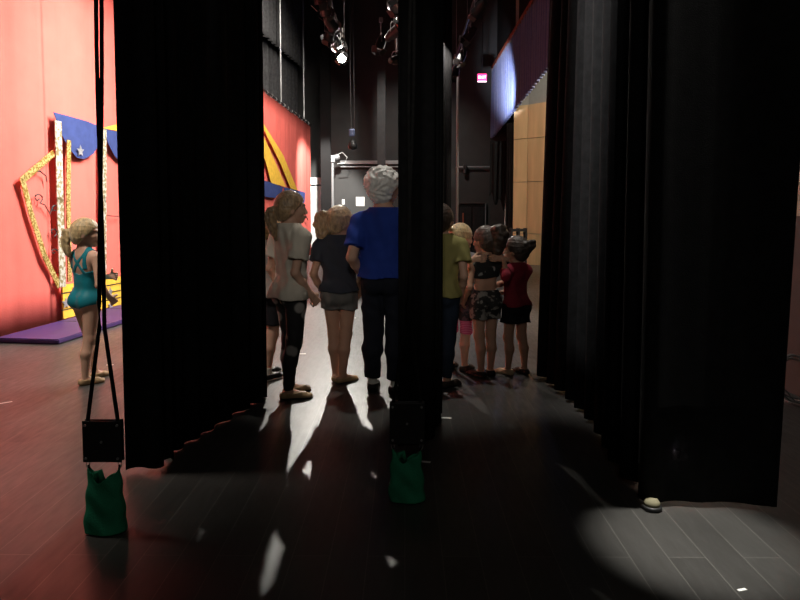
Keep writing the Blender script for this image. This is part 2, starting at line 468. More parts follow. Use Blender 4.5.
def star(cx, cy, r, m, off):
    c = on_drop(cx, cy, off); pts = []
    for k in range(10):
        rr = r if k % 2 == 0 else r * .45
        a = math.pi / 2 + k * math.pi / 5
        pts.append(c + DU * rr * math.cos(a) + Vector((0, 0, 1)) * rr * math.sin(a))
    bm = bmesh.new(); slab(bm, pts, DNORM, .004); return obj('star', bm, m, drop)
applique('blue_scallop', [(53, 112), (68, 116), (86, 121), (103, 128), (99, 144), (93, 154), (84, 159), (77, 158), (69, 149), (61, 134)], BLUE, .024, .006)
applique('blue_scallop', [(103, 128), (118, 132), (134, 139), (130, 158), (122, 162), (115, 157), (108, 144)], BLUE, .024, .006)
applique('yellow_stripe', [(102, 128), (118, 124), (135, 118), (135, 138), (118, 131)], YELLOW, .030, .008)
star(80.5, 151, .075, SILVER, .05)
applique('gold_plank_base', [(61, 285), (90, 281), (140, 273), (140, 300), (100, 309), (62, 319)], YELLOW, .016, .02)
for k in range(1, 4):
    f = k / 4
    strip('plank_line', [(61.5, 285 + 34 * f), (100, 279.5 + 29.5 * f), (139, 273 + 27 * f)], .012, INK, .037, .004)
for sx, sy in ((66, 303), (76, 288), (110, 292), (111, 305)): star(sx, sy, .075, SILVER, .045)
def curl(pts, r=.007):
    bm = bmesh.new(); tube(bm, [on_drop(*p, .026) for p in pts], r, 6); return obj('painted_curl', bm, INK, drop)
def spiral(cx, cy, r0, a0, turns, tail):
    pts = []
    for i in range(22):
        t = i / 21; a = a0 + turns * 2 * math.pi * t; r = r0 * (.25 + .75 * t)
        pts.append((cx + r * math.cos(a), cy + r * math.sin(a)))
    return pts + tail
curl(spiral(38, 198, 5, 0, 1.2, [(45, 205), (50, 214), (53, 206)]))
curl([(35, 172), (40, 171), (46, 176), (47, 182)]); curl(spiral(55, 209, 5, 1, .9, []))
curl(spiral(53, 232, 4.5, 2, .9, [])); curl([(106, 215), (112, 216), (120, 216.5)]); curl(spiral(54, 252, 3.5, 1, .8, []))
# far half of the tent
applique('yellow_stripe', [(252, 112), (262, 133), (267, 144), (276, 164), (286, 187), (271, 183), (265, 160), (255, 130)], YELLOW, .018, .006)
applique('yellow_stripe', [(258, 115), (266, 128), (283, 155), (298, 192), (291, 190), (281.5, 166), (265, 132), (257, 118)], YELLOW, .018, .006)
applique('blue_scallop', [(250, 177), (266, 181), (283, 187), (281, 194), (275, 198), (266, 197), (255, 193)], BLUE, .024, .006)
applique('blue_scallop', [(283, 187), (294, 189.5), (305, 192.5), (304.5, 202), (301, 206), (296, 205), (289, 200)], BLUE, .024, .006)
curl([(304, 206), (305, 214), (308, 220)], .012); curl([(292, 226), (297, 224), (300, 228), (303, 236), (304, 246)], .012)
curl(spiral(298, 238, 3.5, 0, .9, []), .012)
# pipe the drop hangs from, with its hangers
bat = thing('pipe_batten', 'thin pipe along the top of the red backdrop with pale hangers', 'pipe')
bm = bmesh.new(); tube(bm, [DN + DU * ((y - DN.y) / DU.y) + Vector((0, 0, drop_top(y) + .02)) for y in np.linspace(5.3, 19.5, 16)], .022, 10); obj('pipe', bm, BLACKM, bat)
for px, pyb in ((281, 100), (304, 122)):
    p = on_drop(px, pyb, -.03)
    bm = bmesh.new(); tube(bm, [(p.x, p.y, drop_top(p.y)), (p.x, p.y, 8.3)], .022, 8); obj('hanger', bm, STEEL, bat)
for i in range(26):
    y = 10.5 + i * .345; p = DN + DU * ((y - DN.y) / DU.y)
    bm = bmesh.new(); tube(bm, [(p.x + .028 * math.cos(a), p.y, drop_top(y) + .005 + .04 * math.sin(a)) for a in np.linspace(0, 2 * math.pi, 9)], .006, 5); obj('tie', bm, CORD, bat)
# dark borders above and behind the drop
def behind(off, y): p = DN + DU * ((y - DN.y) / DU.y) - DNORM * off; return (p.x, p.y)
curtain('border_curtain', 'lower dark grey border curtain hanging above the red backdrop', 'curtain', [behind(.42, 9), behind(.42, 19.6)], 3.3, 5.75, .33, .06, VELVET2, 21, group='border curtains above the backdrop', step=.035, zfun=lambda t: 3.6)
curtain('border_curtain', 'upper dark grey border curtain tucked under the ceiling over the red backdrop', 'curtain', [behind(.2, 9), behind(.2, 19.6)], 5.6, 8.3, .33, .06, VELVET2, 22, group='border curtains above the backdrop', step=.035)

# purple mat along the foot of the backdrop
mt = thing('gym_mat', 'flat purple mat lying along the foot of the red backdrop', 'mat', (DN.x, 0, 0))
a = Vector(DN) + DU * (-.25) + DNORM * .06; bb = a + DU * 4.0
mt.location = (a.x, a.y, 0)
bm = bmesh.new(); slab(bm, [Vector((0, 0, .004)), DU * 4.0 + Vector((0, 0, .004)), DU * 4.0 + DNORM * .70 + Vector((0, 0, .004)), DNORM * .70 + Vector((0, 0, .004))], Vector((0, 0, 1)), .05)
bmesh.ops.bevel(bm, geom=list(bm.edges), offset=.01, segments=2, affect='EDGES'); obj('pad', bm, PURPLE, mt)
for k in range(1, 4):
    bm = bmesh.new(); c = DU * 1.0 * k; slab(bm, [c + Vector((0, 0, .053)), c + DU * .015 + Vector((0, 0, .053)), c + DU * .015 + DNORM * .7 + Vector((0, 0, .053)), c + DNORM * .7 + Vector((0, 0, .053))], Vector((0, 0, 1)), .003); obj('seam', bm, INK, mt)

# ------------------------------------------------------------------ far wall furniture
def wbox(name, px0, py0, px1, py1, Y, depth, m, parent=None, bevel=.004, zmin=None):
    a = at(px0, py1, Y); b = at(px1, py0, Y)
    z0 = a.z if zmin is None else zmin
    bm = bmesh.new(); box(bm, ((a.x + b.x) / 2, Y + depth / 2, (z0 + b.z) / 2), (b.x - a.x, depth, b.z - z0), bevel=bevel)
    return obj(name, bm, m, parent)
d1 = struct(wbox('door_1', 306, 186, 321, 250, YF - .06, .05, WHITE, zmin=.01))
h1 = wbox('door_handle', 318.5, 222, 319.8, 225, YF - .1, .04, STEEL, d1)
struct(wbox('trim_1', 303, 177.5, 321.5, 184.5, YF - .09, .08, WHITE))
# dark double door with pale frame edge
d2 = struct(wbox('door_2', 458, 205, 485, 250, YF - .07, .06, BLACKW, zmin=.01))
wbox('door_leaf', 459.5, 207, 471.5, 250, YF - .09, .02, BLACKM, d2, zmin=.03); wbox('door_leaf', 472.5, 207, 484, 250, YF - .09, .02, BLACKM, d2, zmin=.03)
wbox('door_frame', 484.8, 203, 486.2, 250, YF - .1, .1, STEEL, d2, zmin=.01); wbox('door_frame', 457, 202, 486, 203.6, YF - .1, .1, GREYP, d2)
wbox('push_bar', 462.5, 213, 463.8, 233, YF - .15, .06, TRIMR, d2)
wbox('door_handle', 464.5, 234.5, 468, 236, YF - .14, .05, STEEL, d2)
# rails
def pipe_rail(label, px0, px1, py, r, clamp_px):
    t = thing('wall_rail', label, 'rail', (0, 0, 0), 0, 'pale rails on the far wall')
    a = at(px0, py, YF - .12); b = at(px1, py, YF - .12)
    bm = bmesh.new(); tube(bm, [a, b], r, 10); obj('rail', bm, STEEL, t)
    if clamp_px:
        c = at(clamp_px, py, YF - .12); bm = bmesh.new(); box(bm, c, (.12, .14, .16), bevel=.02); lathe(bm, [(.05, 0), (.07, .05), (.06, .16)], 12, Matrix.Translation(c + Vector((0, -.02, -.24)))); obj('clamp', bm, FIXT, t)
    for q in (0.05, .95):
        c = a.lerp(b, q); bm = bmesh.new(); tube(bm, [c, c + Vector((0, .12, 0))], r * .7, 8); obj('bracket', bm, STEEL, t)
    return t
pipe_rail('thin pale pipe rail with a clamp on the wall over the dark double door', 456, 494, 167, .03, 465)
t = thing('wall_ledge', 'long pale ledge across the dark far wall behind the woman in blue', 'ledge')
wbox('ledge', 340, 160.5, 425, 164, YF - .2, .18, STEEL, t); wbox('lower_rail', 340, 166, 425, 167.2, YF - .12, .1, STEEL, t)
t = thing('pipe_stand', 'pale upright pipe with a clamp head against the dark far wall', 'pipe', (at(333, 240, 19.6).x, 19.6, 0))
bm = bmesh.new(); tube(bm, [(0, 0, .02), (0, 0, at(333, 161, 19.6).z)], .045, 12); obj('pole', bm, STEEL, t)
bm = bmesh.new(); lathe(bm, [(.07, 0), (.07, .03), (.05, .05)], 20); obj('base', bm, BLACKM, t)
zc = at(333, 159, 19.6).z
bm = bmesh.new(); box(bm, (.0, 0, zc), (.16, .16, .22), bevel=.03); lathe(bm, [(.08, 0), (.09, .14), (.07, .2)], 14, Matrix.Translation((.02, 0, zc + .03)) @ Matrix.Rotation(R(75), 4, 'Y')); obj('clamp_head', bm, STEEL, t)
bm = bmesh.new(); tube(bm, [(.1, 0, zc + .1), (.3, -.02, zc + .2), (.45, -.02, zc + .05), (.38, 0, zc - .12), (.15, 0, zc - .14)], .012, 6); obj('wire', bm, CORD, t)
tag(wbox('wall_notice', 356, 197, 364.5, 206, YF - .012, .011, WHITE), 'square pale paper notice on the dark wall beside the woman with white hair', 'notice')
sw = tag(wbox('light_switch', 342, 199.5, 344.6, 204.5, YF - .02, .019, WHITE), 'small pale switch plate on the dark wall above the girl with curls', 'switch')
wbox('toggle', 342.9, 201.3, 343.7, 202.8, YF - .035, .016, WHITE, sw, .001)
# blue chair seen over the girl's shoulder
t = thing('stacking_chair', 'blue chair against the far wall beside the girl in dark tee', 'chair', (at(349, 240, 19.2).x, 19.2, 0))
BLUEP = mat('blue_plastic', (.10, .30, .62), .45, var=.08)
bm = bmesh.new(); box(bm, (0, .2, .72), (.42, .03, .28), bevel=.012); obj('backrest', bm, BLUEP, t)
bm = bmesh.new(); box(bm, (0, 0, .44), (.42, .42, .03), bevel=.012); obj('seat', bm, BLUEP, t)
for sx in (-1, 1):
    for sy in (-1, 1):
        bm = bmesh.new(); tube(bm, [(sx * .19, sy * .19, .0), (sx * .18, sy * .19, .44)] + ([(sx * .18, .2, .6)] if sy > 0 else []), .012, 8); obj('leg', bm, STEEL, t)
# upright columns in front of the far wall
def post(label, px0, px1, Y, m, cat='column', name='steel_column', ztop=8.45):
    a = at(px0, 200, Y); b = at(px1, 200, Y)
    w = b.x - a.x; root = thing(name, label, cat, ((a.x + b.x) / 2, Y, 0), 0, 'black steel columns')
    bm = bmesh.new(); box(bm, (0, -.11, ztop / 2 + .01), (w, .02, ztop), bevel=.003); box(bm, (0, .11, ztop / 2 + .01), (w, .02, ztop), bevel=.003); box(bm, (0, 0, ztop / 2 + .01), (.02, .2, ztop)); obj('flange_beam', bm, m, root)
    bm = bmesh.new(); box(bm, (0, 0, .0125), (w + .01, .26, .025)); obj('base_plate', bm, m, root)
POSTM = mat('column_paint', (.03, .03, .03), .6, var=.2)
post('black steel column beside the white far door', 321.5, 331, 19.3, BLACKW)
post('grey-edged steel column rising behind the white haired woman', 377.5, 385.5, 19.0, POSTM)
# edge-on curtain leg at far side with pale pole
curtain('stage_curtain', 'distant black leg curtain edge-on behind the girl in olive tee', 'curtain', [(at(443, 200, 14.5).x, 14.5), (at(452, 200, 14.7).x, 14.7), (at(447, 200, 15.0).x, 15.0)], .03, 6.2, .2, .03, VELVET, 31, group='black velour leg curtains')
p = at(457, 240, 14.3); zpole = at(457, 77, 14.3).z
t = thing('steel_pole', 'slim grey pole standing beside the distant leg curtain', 'pole', (p.x, 14.3, 0))
bm = bmesh.new(); tube(bm, [(0, 0, .02), (0, 0, zpole)], .028, 10); obj('tube', bm, mat('dull_pole', (.22, .22, .22), .5, .3, var=.1), t); bm = bmesh.new(); lathe(bm, [(.2, 0), (.2, .02), (.05, .03)], 18); obj('base', bm, BLACKM, t)
# hanging cable with hook block
t = thing('hanging_cable', 'thin cable with a dark block dangling before the far wall', 'cable', (at(351, 100, 17).x, 17, 0))
zt_, zb_ = 8.4, at(351, 150, 17).z
bm = bmesh.new(); tube(bm, [(0, 0, zb_ + .5), (-.02, 0, 5), (-.01, 0, zt_)], .013, 6); tube(bm, [(.09, 0, zb_ + .5), (.08, 0, 4.5), (.06, 0, zt_)], .010, 6); obj('cable', bm, FIXT, t)
bm = bmesh.new(); box(bm, (.02, 0, zb_ + .45), (.16, .1, .2), bevel=.03); obj('pulley_block', bm, mat('blue_grey_steel', (.10, .13, .22), .4, .4, var=.1), t)
bm = bmesh.new(); lathe(bm, [(.02, 0), (.11, .03), (.13, .12), (.08, .24), (.02, .3)], 16, Matrix.Translation((.04, 0, zb_))); obj('weight', bm, BLACKM, t, True)

# exit sign
t = thing('exit_sign', 'small glowing red exit sign high beside the blue valance', 'sign', at(482, 82, 18))
bm = bmesh.new(); box(bm, (0, 0, .12), (.25, .06, .2), bevel=.008); obj('housing', bm, emis('exit_red', (1, .05, .22), 1.6), t)
cu = bpy.data.curves.new('exit_text', 'FONT'); cu.body = 'EXIT'; cu.size = .11; cu.align_x = 'CENTER'; cu.align_y = 'CENTER'; cu.extrude = .003
tmp = bpy.data.objects.new('tmp', cu); COL.objects.link(tmp)
bpy.context.view_layer.update()
me = bpy.data.meshes.new_from_object(tmp.evaluated_get(bpy.context.evaluated_depsgraph_get())); bpy.data.objects.remove(tmp)
l = link('lettering', me, emis('exit_white', (1, .8, .85), 2.5), t); l.rotation_euler = (R(90), 0, 0); l.location = (0, -.034, .12)
bm = bmesh.new(); box(bm, (0, 0, .012), (.24, .055, .022)); obj('lower_lens', bm, emis('exit_glow', (1, .8, .85), 2.0), t)
bm = bmesh.new(); tube(bm, [(0, 0, .22), (0, 0, 8.48 - t.location.z)], .012, 6); obj('hanger', bm, BLACKM, t)

# ------------------------------------------------------------------ valance, house curtain
XV = 2.72
def on_x(px, py, X): d = ray(px, py); k = X / d.x; return Vector((X, d.y * k, CAMZ + d.z * k))
a0 = on_x(490.5, 140, XV); 
yv = [a0.y, 8.0]
def vz(t): return a0.z + (on_x(547, 70, XV).z - a0.z) * min(1.3, t * (a0.y - 8) / max(.1, a0.y - on_x(547, 70, XV).y))
curtain('stage_valance', 'pleated blue purple valance lit along the top of the stage opening', 'valance', [(XV, a0.y), (XV, 8.0)], 4, 5.75, .24, .05, VAL, 41, step=.03, zfun=vz)
bm = bmesh.new(); box(bm, (XV + .02, (a0.y + 7.9) / 2, 5.79), (.14, a0.y - 7.9, .08)); tag(obj('valance_rail', bm, TRIMR), 'rust coloured rail along the top of the blue valance', 'rail')
q0 = at(490, 150, 17.2); q1 = at(508, 150, 17.0)
curtain('house_curtain', 'black curtain drawn up ragged under the end of the blue valance', 'curtain', [(q0.x, 17.2), (q1.x, 17.0)], 2, 3.2, .13, .035, VELVET, 43, zfun=lambda t: at(490, 196, 17.1).z - .35 * t + .12 * math.sin(t * 14))
q0 = at(506, 150, 15.9); q1 = at(513.5, 150, 15.7)
curtain('house_curtain', 'narrow black curtain hanging to the floor at the edge of the wooden wall', 'curtain', [(q0.x, 15.9), (q1.x, 15.7)], 0.03, 3.5, .07, .02, VELVET, 44)
p = at(504.5, 200, 16.6)
t = tag(obj('pull_cord', tube(bmesh.new(), [(p.x, 16.6, .0), (p.x + .04, 16.6, 2.0), (p.x + .08, 16.6, 3.6)], .014, 8), CORD), 'pale pull cord hanging beside the ragged black curtain', 'cord')
# black stand in front of wood wall
p = at(518, 240, 15.3)
t = thing('equipment_rack', 'dark open equipment stand in front of the wooden wall', 'stand', (p.x, 15.3, 0))
zt_ = at(518, 228, 15.3).z; w = .34
for sx in (-1, 0, 1):
    bm = bmesh.new(); box(bm, (sx * w / 2, 0, zt_ / 2), (.045, .3, zt_ - .002)); obj('upright', bm, BLACKM, t)
for z in (.06, zt_ * .5, zt_ - .05):
    bm = bmesh.new(); box(bm, (0, 0, z), (w, .32, .06)); obj('shelf', bm, BLACKM, t)

# ------------------------------------------------------------------ stage lights
LENS_OFF = mat('lens_glass', (.35, .35, .36), .1, .3)
LENS_RED = mat('red_gel', (.55, .05, .03), .3)
LENS_ON = emis('lamp_lens', (1, .93, .80), 60)
def par_can(label, x, y, z, rx, rz, lens, zpipe, hang=None):
    t = thing('stage_light', label, 'stage light', (x, y, z), rz, 'stage lights on the overhead pipes')
    h = bpy.data.objects.new('housing', None)
    bm = bmesh.new()
    M = Matrix.Rotation(rx, 4, 'X')
    lathe(bm, [(.04, -.17), (.06, -.16), (.065, -.10), (.085, -.06), (.09, .1), (.1, .11), (.1, .13), (.088, .13), (.085, .105)], 20, M)
    obj('housing', bm, FIXT, t, True)
    bm = bmesh.new(); lathe(bm, [(.085, .108), (.085, .115), (.04, .122)], 20, M); obj('lens', bm, lens, t, True)
    bm = bmesh.new()
    tube(bm, [(.11, 0, 0), (.11, 0, .12), (.07, 0, .17), (-.07, 0, .17), (-.11, 0, .12), (-.11, 0, 0)], .009, 6); obj('yoke', bm, STEEL, t)
    bm = bmesh.new(); tube(bm, [(0, 0, .16), (0, 0, zpipe - z - .02)], .012, 8); box(bm, (0, 0, zpipe - z), (.05, .07, .09), bevel=.01); obj('clamp', bm, STEEL, t)
    for k in range(4):
        a = k * math.pi / 2 + .785
        bm = bmesh.new(); c = M @ Vector((math.cos(a) * .115, math.sin(a) * .115, .17))
        box(bm, c, (.12, .12, .004), (M @ Matrix.Rotation(a, 4, 'Z') @ Matrix.Rotation(R(62), 4, 'Y')).to_3x3()); obj('barn_door', bm, BLACKM, t)
    return t
def electric(label, x, y0, y1, z):
    t = thing('lighting_pipe', label, 'pipe', (x, 0, 0), 0, 'overhead lighting pipes')
    bm = bmesh.new(); tube(bm, [(0, y0, z), (0, y1, z)], .025, 10); obj('pipe', bm, FIXT, t)
    for y in np.linspace(y0 + .6, y1 - .6, 4):
        bm = bmesh.new(); tube(bm, [(0, y, z), (0, y, 8.48)], .006, 6); obj('suspension_cable', bm, STEEL, t)
    pts = [(.03 + .03 * math.sin(y * 3), y, z - .05 - .05 * abs(math.sin(y * 4))) for y in np.linspace(y0, y1, 60)]
    bm = bmesh.new(); tube(bm, pts, .012, 6); obj('power_cable', bm, BLACKM, t)
K = at(340, 51, 13.0)     # the lamp that is on
ZP = K.z + .42
electric('lighting pipe over the stage carrying the two lit lamps', K.x, 6.5, 14.5, ZP)
pos = ['nearest the camera', 'second along', 'third along', 'fourth along', 'fifth along', 'sixth along', 'seventh along', 'just before the lit lamp']
ylist = [8.0, 8.6, 9.2, 9.8, 10.4, 11.0, 11.6, 12.25]
for i, y in enumerate(ylist):
    par_can('unlit stage light on the pipe of the lit lamp, ' + pos[i], K.x + random.uniform(-.04, .04), y, ZP - .42 + random.uniform(-.03, .06), R(-130 + random.uniform(-25, 25)), random.uniform(-.9, .9), LENS_OFF, ZP)
par_can('upper glaring stage light of the bright pair over the stage', K.x, 12.75, K.z + .10, R(118), R(4), LENS_ON, ZP)
par_can('lower glaring stage light of the bright pair over the stage', K.x + .03, 13.05, K.z - .1, R(118), R(4), LENS_ON, ZP)
X2 = at(393, 30, 10.5).x; Z2 = 4.85
electric('lighting pipe above the woman in blue carrying red gelled lamps', X2, 6.5, 15, Z2)
for i, (px, py, Y, rx, gel, lb) in enumerate([(394, 6, 9.6, 120, LENS_OFF, 'pale stage light above the woman in blue, highest in view'), (394, 33, 10.6, 60, LENS_RED, 'stage light with red lens hanging above the woman in blue'),
                                        (381, 43, 12.0, 200, LENS_OFF, 'small dim stage light hanging clear of the pipe above the woman'), (396, 60, 12.6, 75, LENS_RED, 'lowest red lensed stage light above the woman in blue')]):
    p = at(px, py, Y); par_can(lb, p.x, Y, p.z, R(rx), R(20 + 40 * i), gel, Z2 + .0 if p.z < Z2 - .25 else p.z + .35)
X3 = 1.25
electric('lighting pipe beside the blue valance carrying small dark lamps', X3, 7, 16.5, 5.15)
for i, (Y, lb) in enumerate([(9.6, 'first'), (11.0, 'second'), (12.6, 'third'), (14.4, 'fourth'), (16.0, 'last')]):
    par_can('dark stage light on the pipe beside the valance, ' + lb + ' along it', X3, Y, 4.75, R(-110 - 15 * i), R(35 * i), LENS_OFF, 5.15)

# ------------------------------------------------------------------ floor bits
def tape(px, py, w, d, rz, label):
    g = ground(px, py); bm = bmesh.new(); box(bm, (0, 0, .0008), (w, d, .0012)); o = obj('floor_tape', bm, WHITE); o.location = (g.x, g.y, .0004); o.rotation_euler = (0, 0, rz)
    tag(o, label, 'tape', 'white tape marks on the stage')
tape(300, 354, .11, .03, .1, 'short white tape mark on the floor beyond the cream tee girl'); tape(296, 350, .04, .03, .3, 'tiny white tape scrap beside the longer mark near cream tee girl')
tape(446, 418, .07, .025, -.1, 'white tape mark on floor near the olive tee girl'); tape(426, 462, .05, .02, -.2, 'white tape scrap at the foot of the narrow centre curtain')
tape(4, 403, .10, .015, .7, 'pale tape line on reddish floor at the edge of the picture'); tape(110, 365, .06, .02, .2, 'small white tape cross stroke beside the girl in teal leotard')
tape(742, 590, .035, .012, .3, 'tiny bright tape scrap on the lit floor patch')
tape(354, 318, .05, .03, .2, 'tiny tape mark between the dark tee girl and the woman')
# pale capped foot peeping below the wide curtain
g = ground(650, 507)
CAPM = mat('tan_canvas', (.22, .20, .12), .8, var=.1)
t = thing('curtain_weight', 'small tan weight with a dark rim peeping under the wide curtain', 'weight', (g.x, g.y - .02, 0))
bm = bmesh.new(); lathe(bm, [(.038, .003), (.044, .006), (.044, .018), (.036, .02)], 20); obj('rim', bm, BLACKM, t, True)
bm = bmesh.new(); lathe(bm, [(.036, .018), (.035, .034), (.026, .046), (.008, .05)], 20); obj('cap', bm, CAPM, t, True)
# coil of cable by the wall
g = ground(797, 402)
bm = bmesh.new(); pts = []
for i in range(150):
    a = i / 150 * 2 * math.pi * 5; r = .13 + .015 * math.sin(i * .7)
    pts.append((r * math.cos(a), .10 * math.sin(a * 1.01) * .5 + .012 * math.sin(i * .31) , .165 + r * math.sin(a) * 1.1))
tube(bm, pts, .006, 6)
tube(bm, [(-.1, -.02, .02), (-.05, -.1, .008), (.05, -.16, .008), (.2, -.14, .008)], .006, 6)
o = obj('cable_coil', bm, mat('grey_cable', (.30, .30, .30), .5, var=.2), None, True); o.location = (g.x - .01, g.y, 0)
tag(o, 'coil of grey cable standing against the maroon wall', 'cable')
# ------------------------------------------------------------------ people: bodies grown from one blended field
def skin_mat(name, c):
    m = mat(name, c, .55, var=.06, vscale=12, spec=.35)
    m.node_tree.nodes['Principled BSDF'].inputs['Subsurface Weight'].default_value = .08
    m.node_tree.nodes['Principled BSDF'].inputs['Subsurface Radius'].default_value = (.012, .005, .003)
    return m
SKIN = skin_mat('skin_fair', (.62, .37, .26)); SKIN2 = skin_mat('skin_tan', (.50, .28, .19))
EYEW = None
def eye_mat():
    m = bpy.data.materials.new('eye'); m.use_nodes = True; nt = m.node_tree; b = nt.nodes['Principled BSDF']
    tc = nt.nodes.new('ShaderNodeTexCoord'); vm = nt.nodes.new('ShaderNodeVectorMath'); vm.operation = 'DISTANCE'; vm.inputs[1].default_value = (.5, 1, .5)
    nt.links.new(tc.outputs['Generated'], vm.inputs[0]); r = nt.nodes.new('ShaderNodeValToRGB'); r.color_ramp.interpolation = 'CONSTANT'
    r.color_ramp.elements[0].color = (.03, .02, .015, 1); r.color_ramp.elements[1].position = .30; r.color_ramp.elements[1].color = (.8, .78, .75, 1)
    nt.links.new(vm.outputs['Value'], r.inputs[0]); nt.links.new(r.outputs[0], b.inputs['Base Color']); b.inputs['Roughness'].default_value = .15
    return m
EYE = eye_mat(); LIP = mat('lip', (.45, .16, .13), .45)
def hair_mat(name, c, var=.5, sheen=0):
    return mat(name, c, .4, var=var, vscale=55, bump=.6, bscale=110, spec=.6, stretch=(1, 1, .4), sheen=sheen)

A3 = lambda *v: np.array(v, dtype=float)
class Field:
    """sparse-window evaluation of blended primitives on a grid"""
    def __init__(s, lo, hi, h):
        s.h = h; s.lo = np.array(lo, float)
        s.ax = [np.arange(lo[i], hi[i] + h, h) for i in range(3)]
        s.shape = tuple(len(a) for a in s.ax)
    def grid(s):
        return np.meshgrid(*s.ax, indexing='ij')
    def eval(s, prims, k=.02, off=0.0):
        F = np.full(s.shape, 1.0)
        for p in prims:
            lo, hi = p['bb']; mg = off + .05 + k
            sl = []
            for i in range(3):
                a = int(max(0, math.floor((lo[i] - mg - s.lo[i]) / s.h))); b = int(min(s.shape[i], math.ceil((hi[i] + mg - s.lo[i]) / s.h) + 1))
                sl.append(slice(a, max(a, b)))
            sl = tuple(sl)
            if any(q.stop <= q.start for q in sl): continue
            X, Y, Z = np.meshgrid(*[s.ax[i][sl[i]] for i in range(3)], indexing='ij')
            d = p['f'](X, Y, Z) - off
            kk = p.get('k', k); a = F[sl]
            hh = np.clip(.5 + .5 * (a - d) / kk, 0, 1)
            F[sl] = a * (1 - hh) + d * hh - kk * hh * (1 - hh)
        return F
def rc(a, b, r1, r2, sy=1.0, k=None, cap=None, ydir=None):
    """tapered round limb; sy squashes it along ydir; cap cuts the end flat"""
    a = np.array(a, float); b = np.array(b, float)
    yd = np.array(ydir if ydir is not None else (0, 1, 0), float)
    def sq(v): return v + yd * (v @ yd) * (1 / sy - 1)
    bs = sq(b - a); L = max(1e-9, bs @ bs)
    def f(X, Y, Z):
        x, y, z = X - a[0], Y - a[1], Z - a[2]
        if sy != 1:
            q = (x * yd[0] + y * yd[1] + z * yd[2]) * (1 / sy - 1)
            x, y, z = x + yd[0] * q, y + yd[1] * q, z + yd[2] * q
        t = np.clip((x * bs[0] + y * bs[1] + z * bs[2]) / L, 0, 1)
        d = np.sqrt((x - t * bs[0]) ** 2 + (y - t * bs[1]) ** 2 + (z - t * bs[2]) ** 2) - (r1 + (r2 - r1) * t)
        if sy != 1: d = d * (.5 + .5 * sy)
        if cap:
            n = (b - a) / np.linalg.norm(b - a)
            d = np.maximum(d, (X - b[0]) * n[0] + (Y - b[1]) * n[1] + (Z - b[2]) * n[2])
        return d
    r = max(r1, r2)
    P = {'f': f, 'bb': (np.minimum(a, b) - r, np.maximum(a, b) + r)}
    if k: P['k'] = k
    return P
def el(c, r, M=None, k=None):
    c = np.array(c, float); r = np.array(r, float); M = np.eye(3) if M is None else M
    def f(X, Y, Z):
        x, y, z = X - c[0], Y - c[1], Z - c[2]
        u = (x * M[0, 0] + y * M[1, 0] + z * M[2, 0]) / r[0]; v = (x * M[0, 1] + y * M[1, 1] + z * M[2, 1]) / r[1]; w = (x * M[0, 2] + y * M[1, 2] + z * M[2, 2]) / r[2]
        n = np.sqrt(u * u + v * v + w * w) + 1e-9
        g = np.sqrt((u / r[0]) ** 2 + (v / r[1]) ** 2 + (w / r[2]) ** 2) + 1e-9
        return n * (n - 1) / g
    m = r.max(); P = {'f': f, 'bb': (c - m, c + m)}
    if k: P['k'] = k
    return P
def rotz(a): c, s = math.cos(a), math.sin(a); return np.array([[c, -s, 0], [s, c, 0], [0, 0, 1.0]])
def rotx(a): c, s = math.cos(a), math.sin(a); return np.array([[1.0, 0, 0], [0, c, -s], [0, s, c]])

def make_hand(curl, spread=.1):
    """right hand: wrist at origin, fingers along -Z, palm faces -X, thumb towards +Y"""
    P = [rc((0, -.008, .01), (0, -.012, -.075), .013, .013, k=.012), rc((0, .012, .01), (0, .022, -.072), .013, .013, k=.012), rc((0, 0, -.02), (0, .004, -.07), .014, .014, k=.012),
         rc((0, 0, .035), (0, 0, 0), .022, .019, k=.015)]
    lens = [.068, .078, .072, .055]; ys = [.026, .009, -.008, -.024]
    for L, y in zip(lens, ys):
        a = A3(0, y, -.074); ang = 0.0
        for s, (fr, rr) in enumerate(((.45, .0088), (.32, .0080), (.23, .0070))):
            ang += curl * (1, 1.15, .8)[s]
            b = a + L * fr * A3(-math.sin(ang), spread * y * 4 * math.cos(ang), -math.cos(ang))
            P.append(rc(a, b, rr, rr * .92, k=.004)); a = b
    a = A3(-.006, .026, -.022); d1 = A3(-.35 - .3 * curl, .62, -.70); d1 /= np.linalg.norm(d1)
    b = a + .040 * d1; P.append(rc(a, b, .0125, .0102, k=.010))
    d2 = A3(-.45 - .4 * curl, .25 - .3 * curl, -.86); d2 /= np.linalg.norm(d2); c = b + .030 * d2; P.append(rc(b, c, .0098, .0090, k=.004))
    d3 = A3(-.5 - .5 * curl, .0 - .3 * curl, -.86); d3 /= np.linalg.norm(d3); P.append(rc(c, c + .022 * d3, .0088, .0075, k=.004))
    fd = Field((-.10, -.06, -.175), (.03, .085, .05), .0028)
    V, F = surface_nets(fd.eval(P, .005), fd.lo, fd.h)
    return V, F
HANDS = {'relaxed': make_hand(.32), 'fist': make_hand(1.05, .02)}

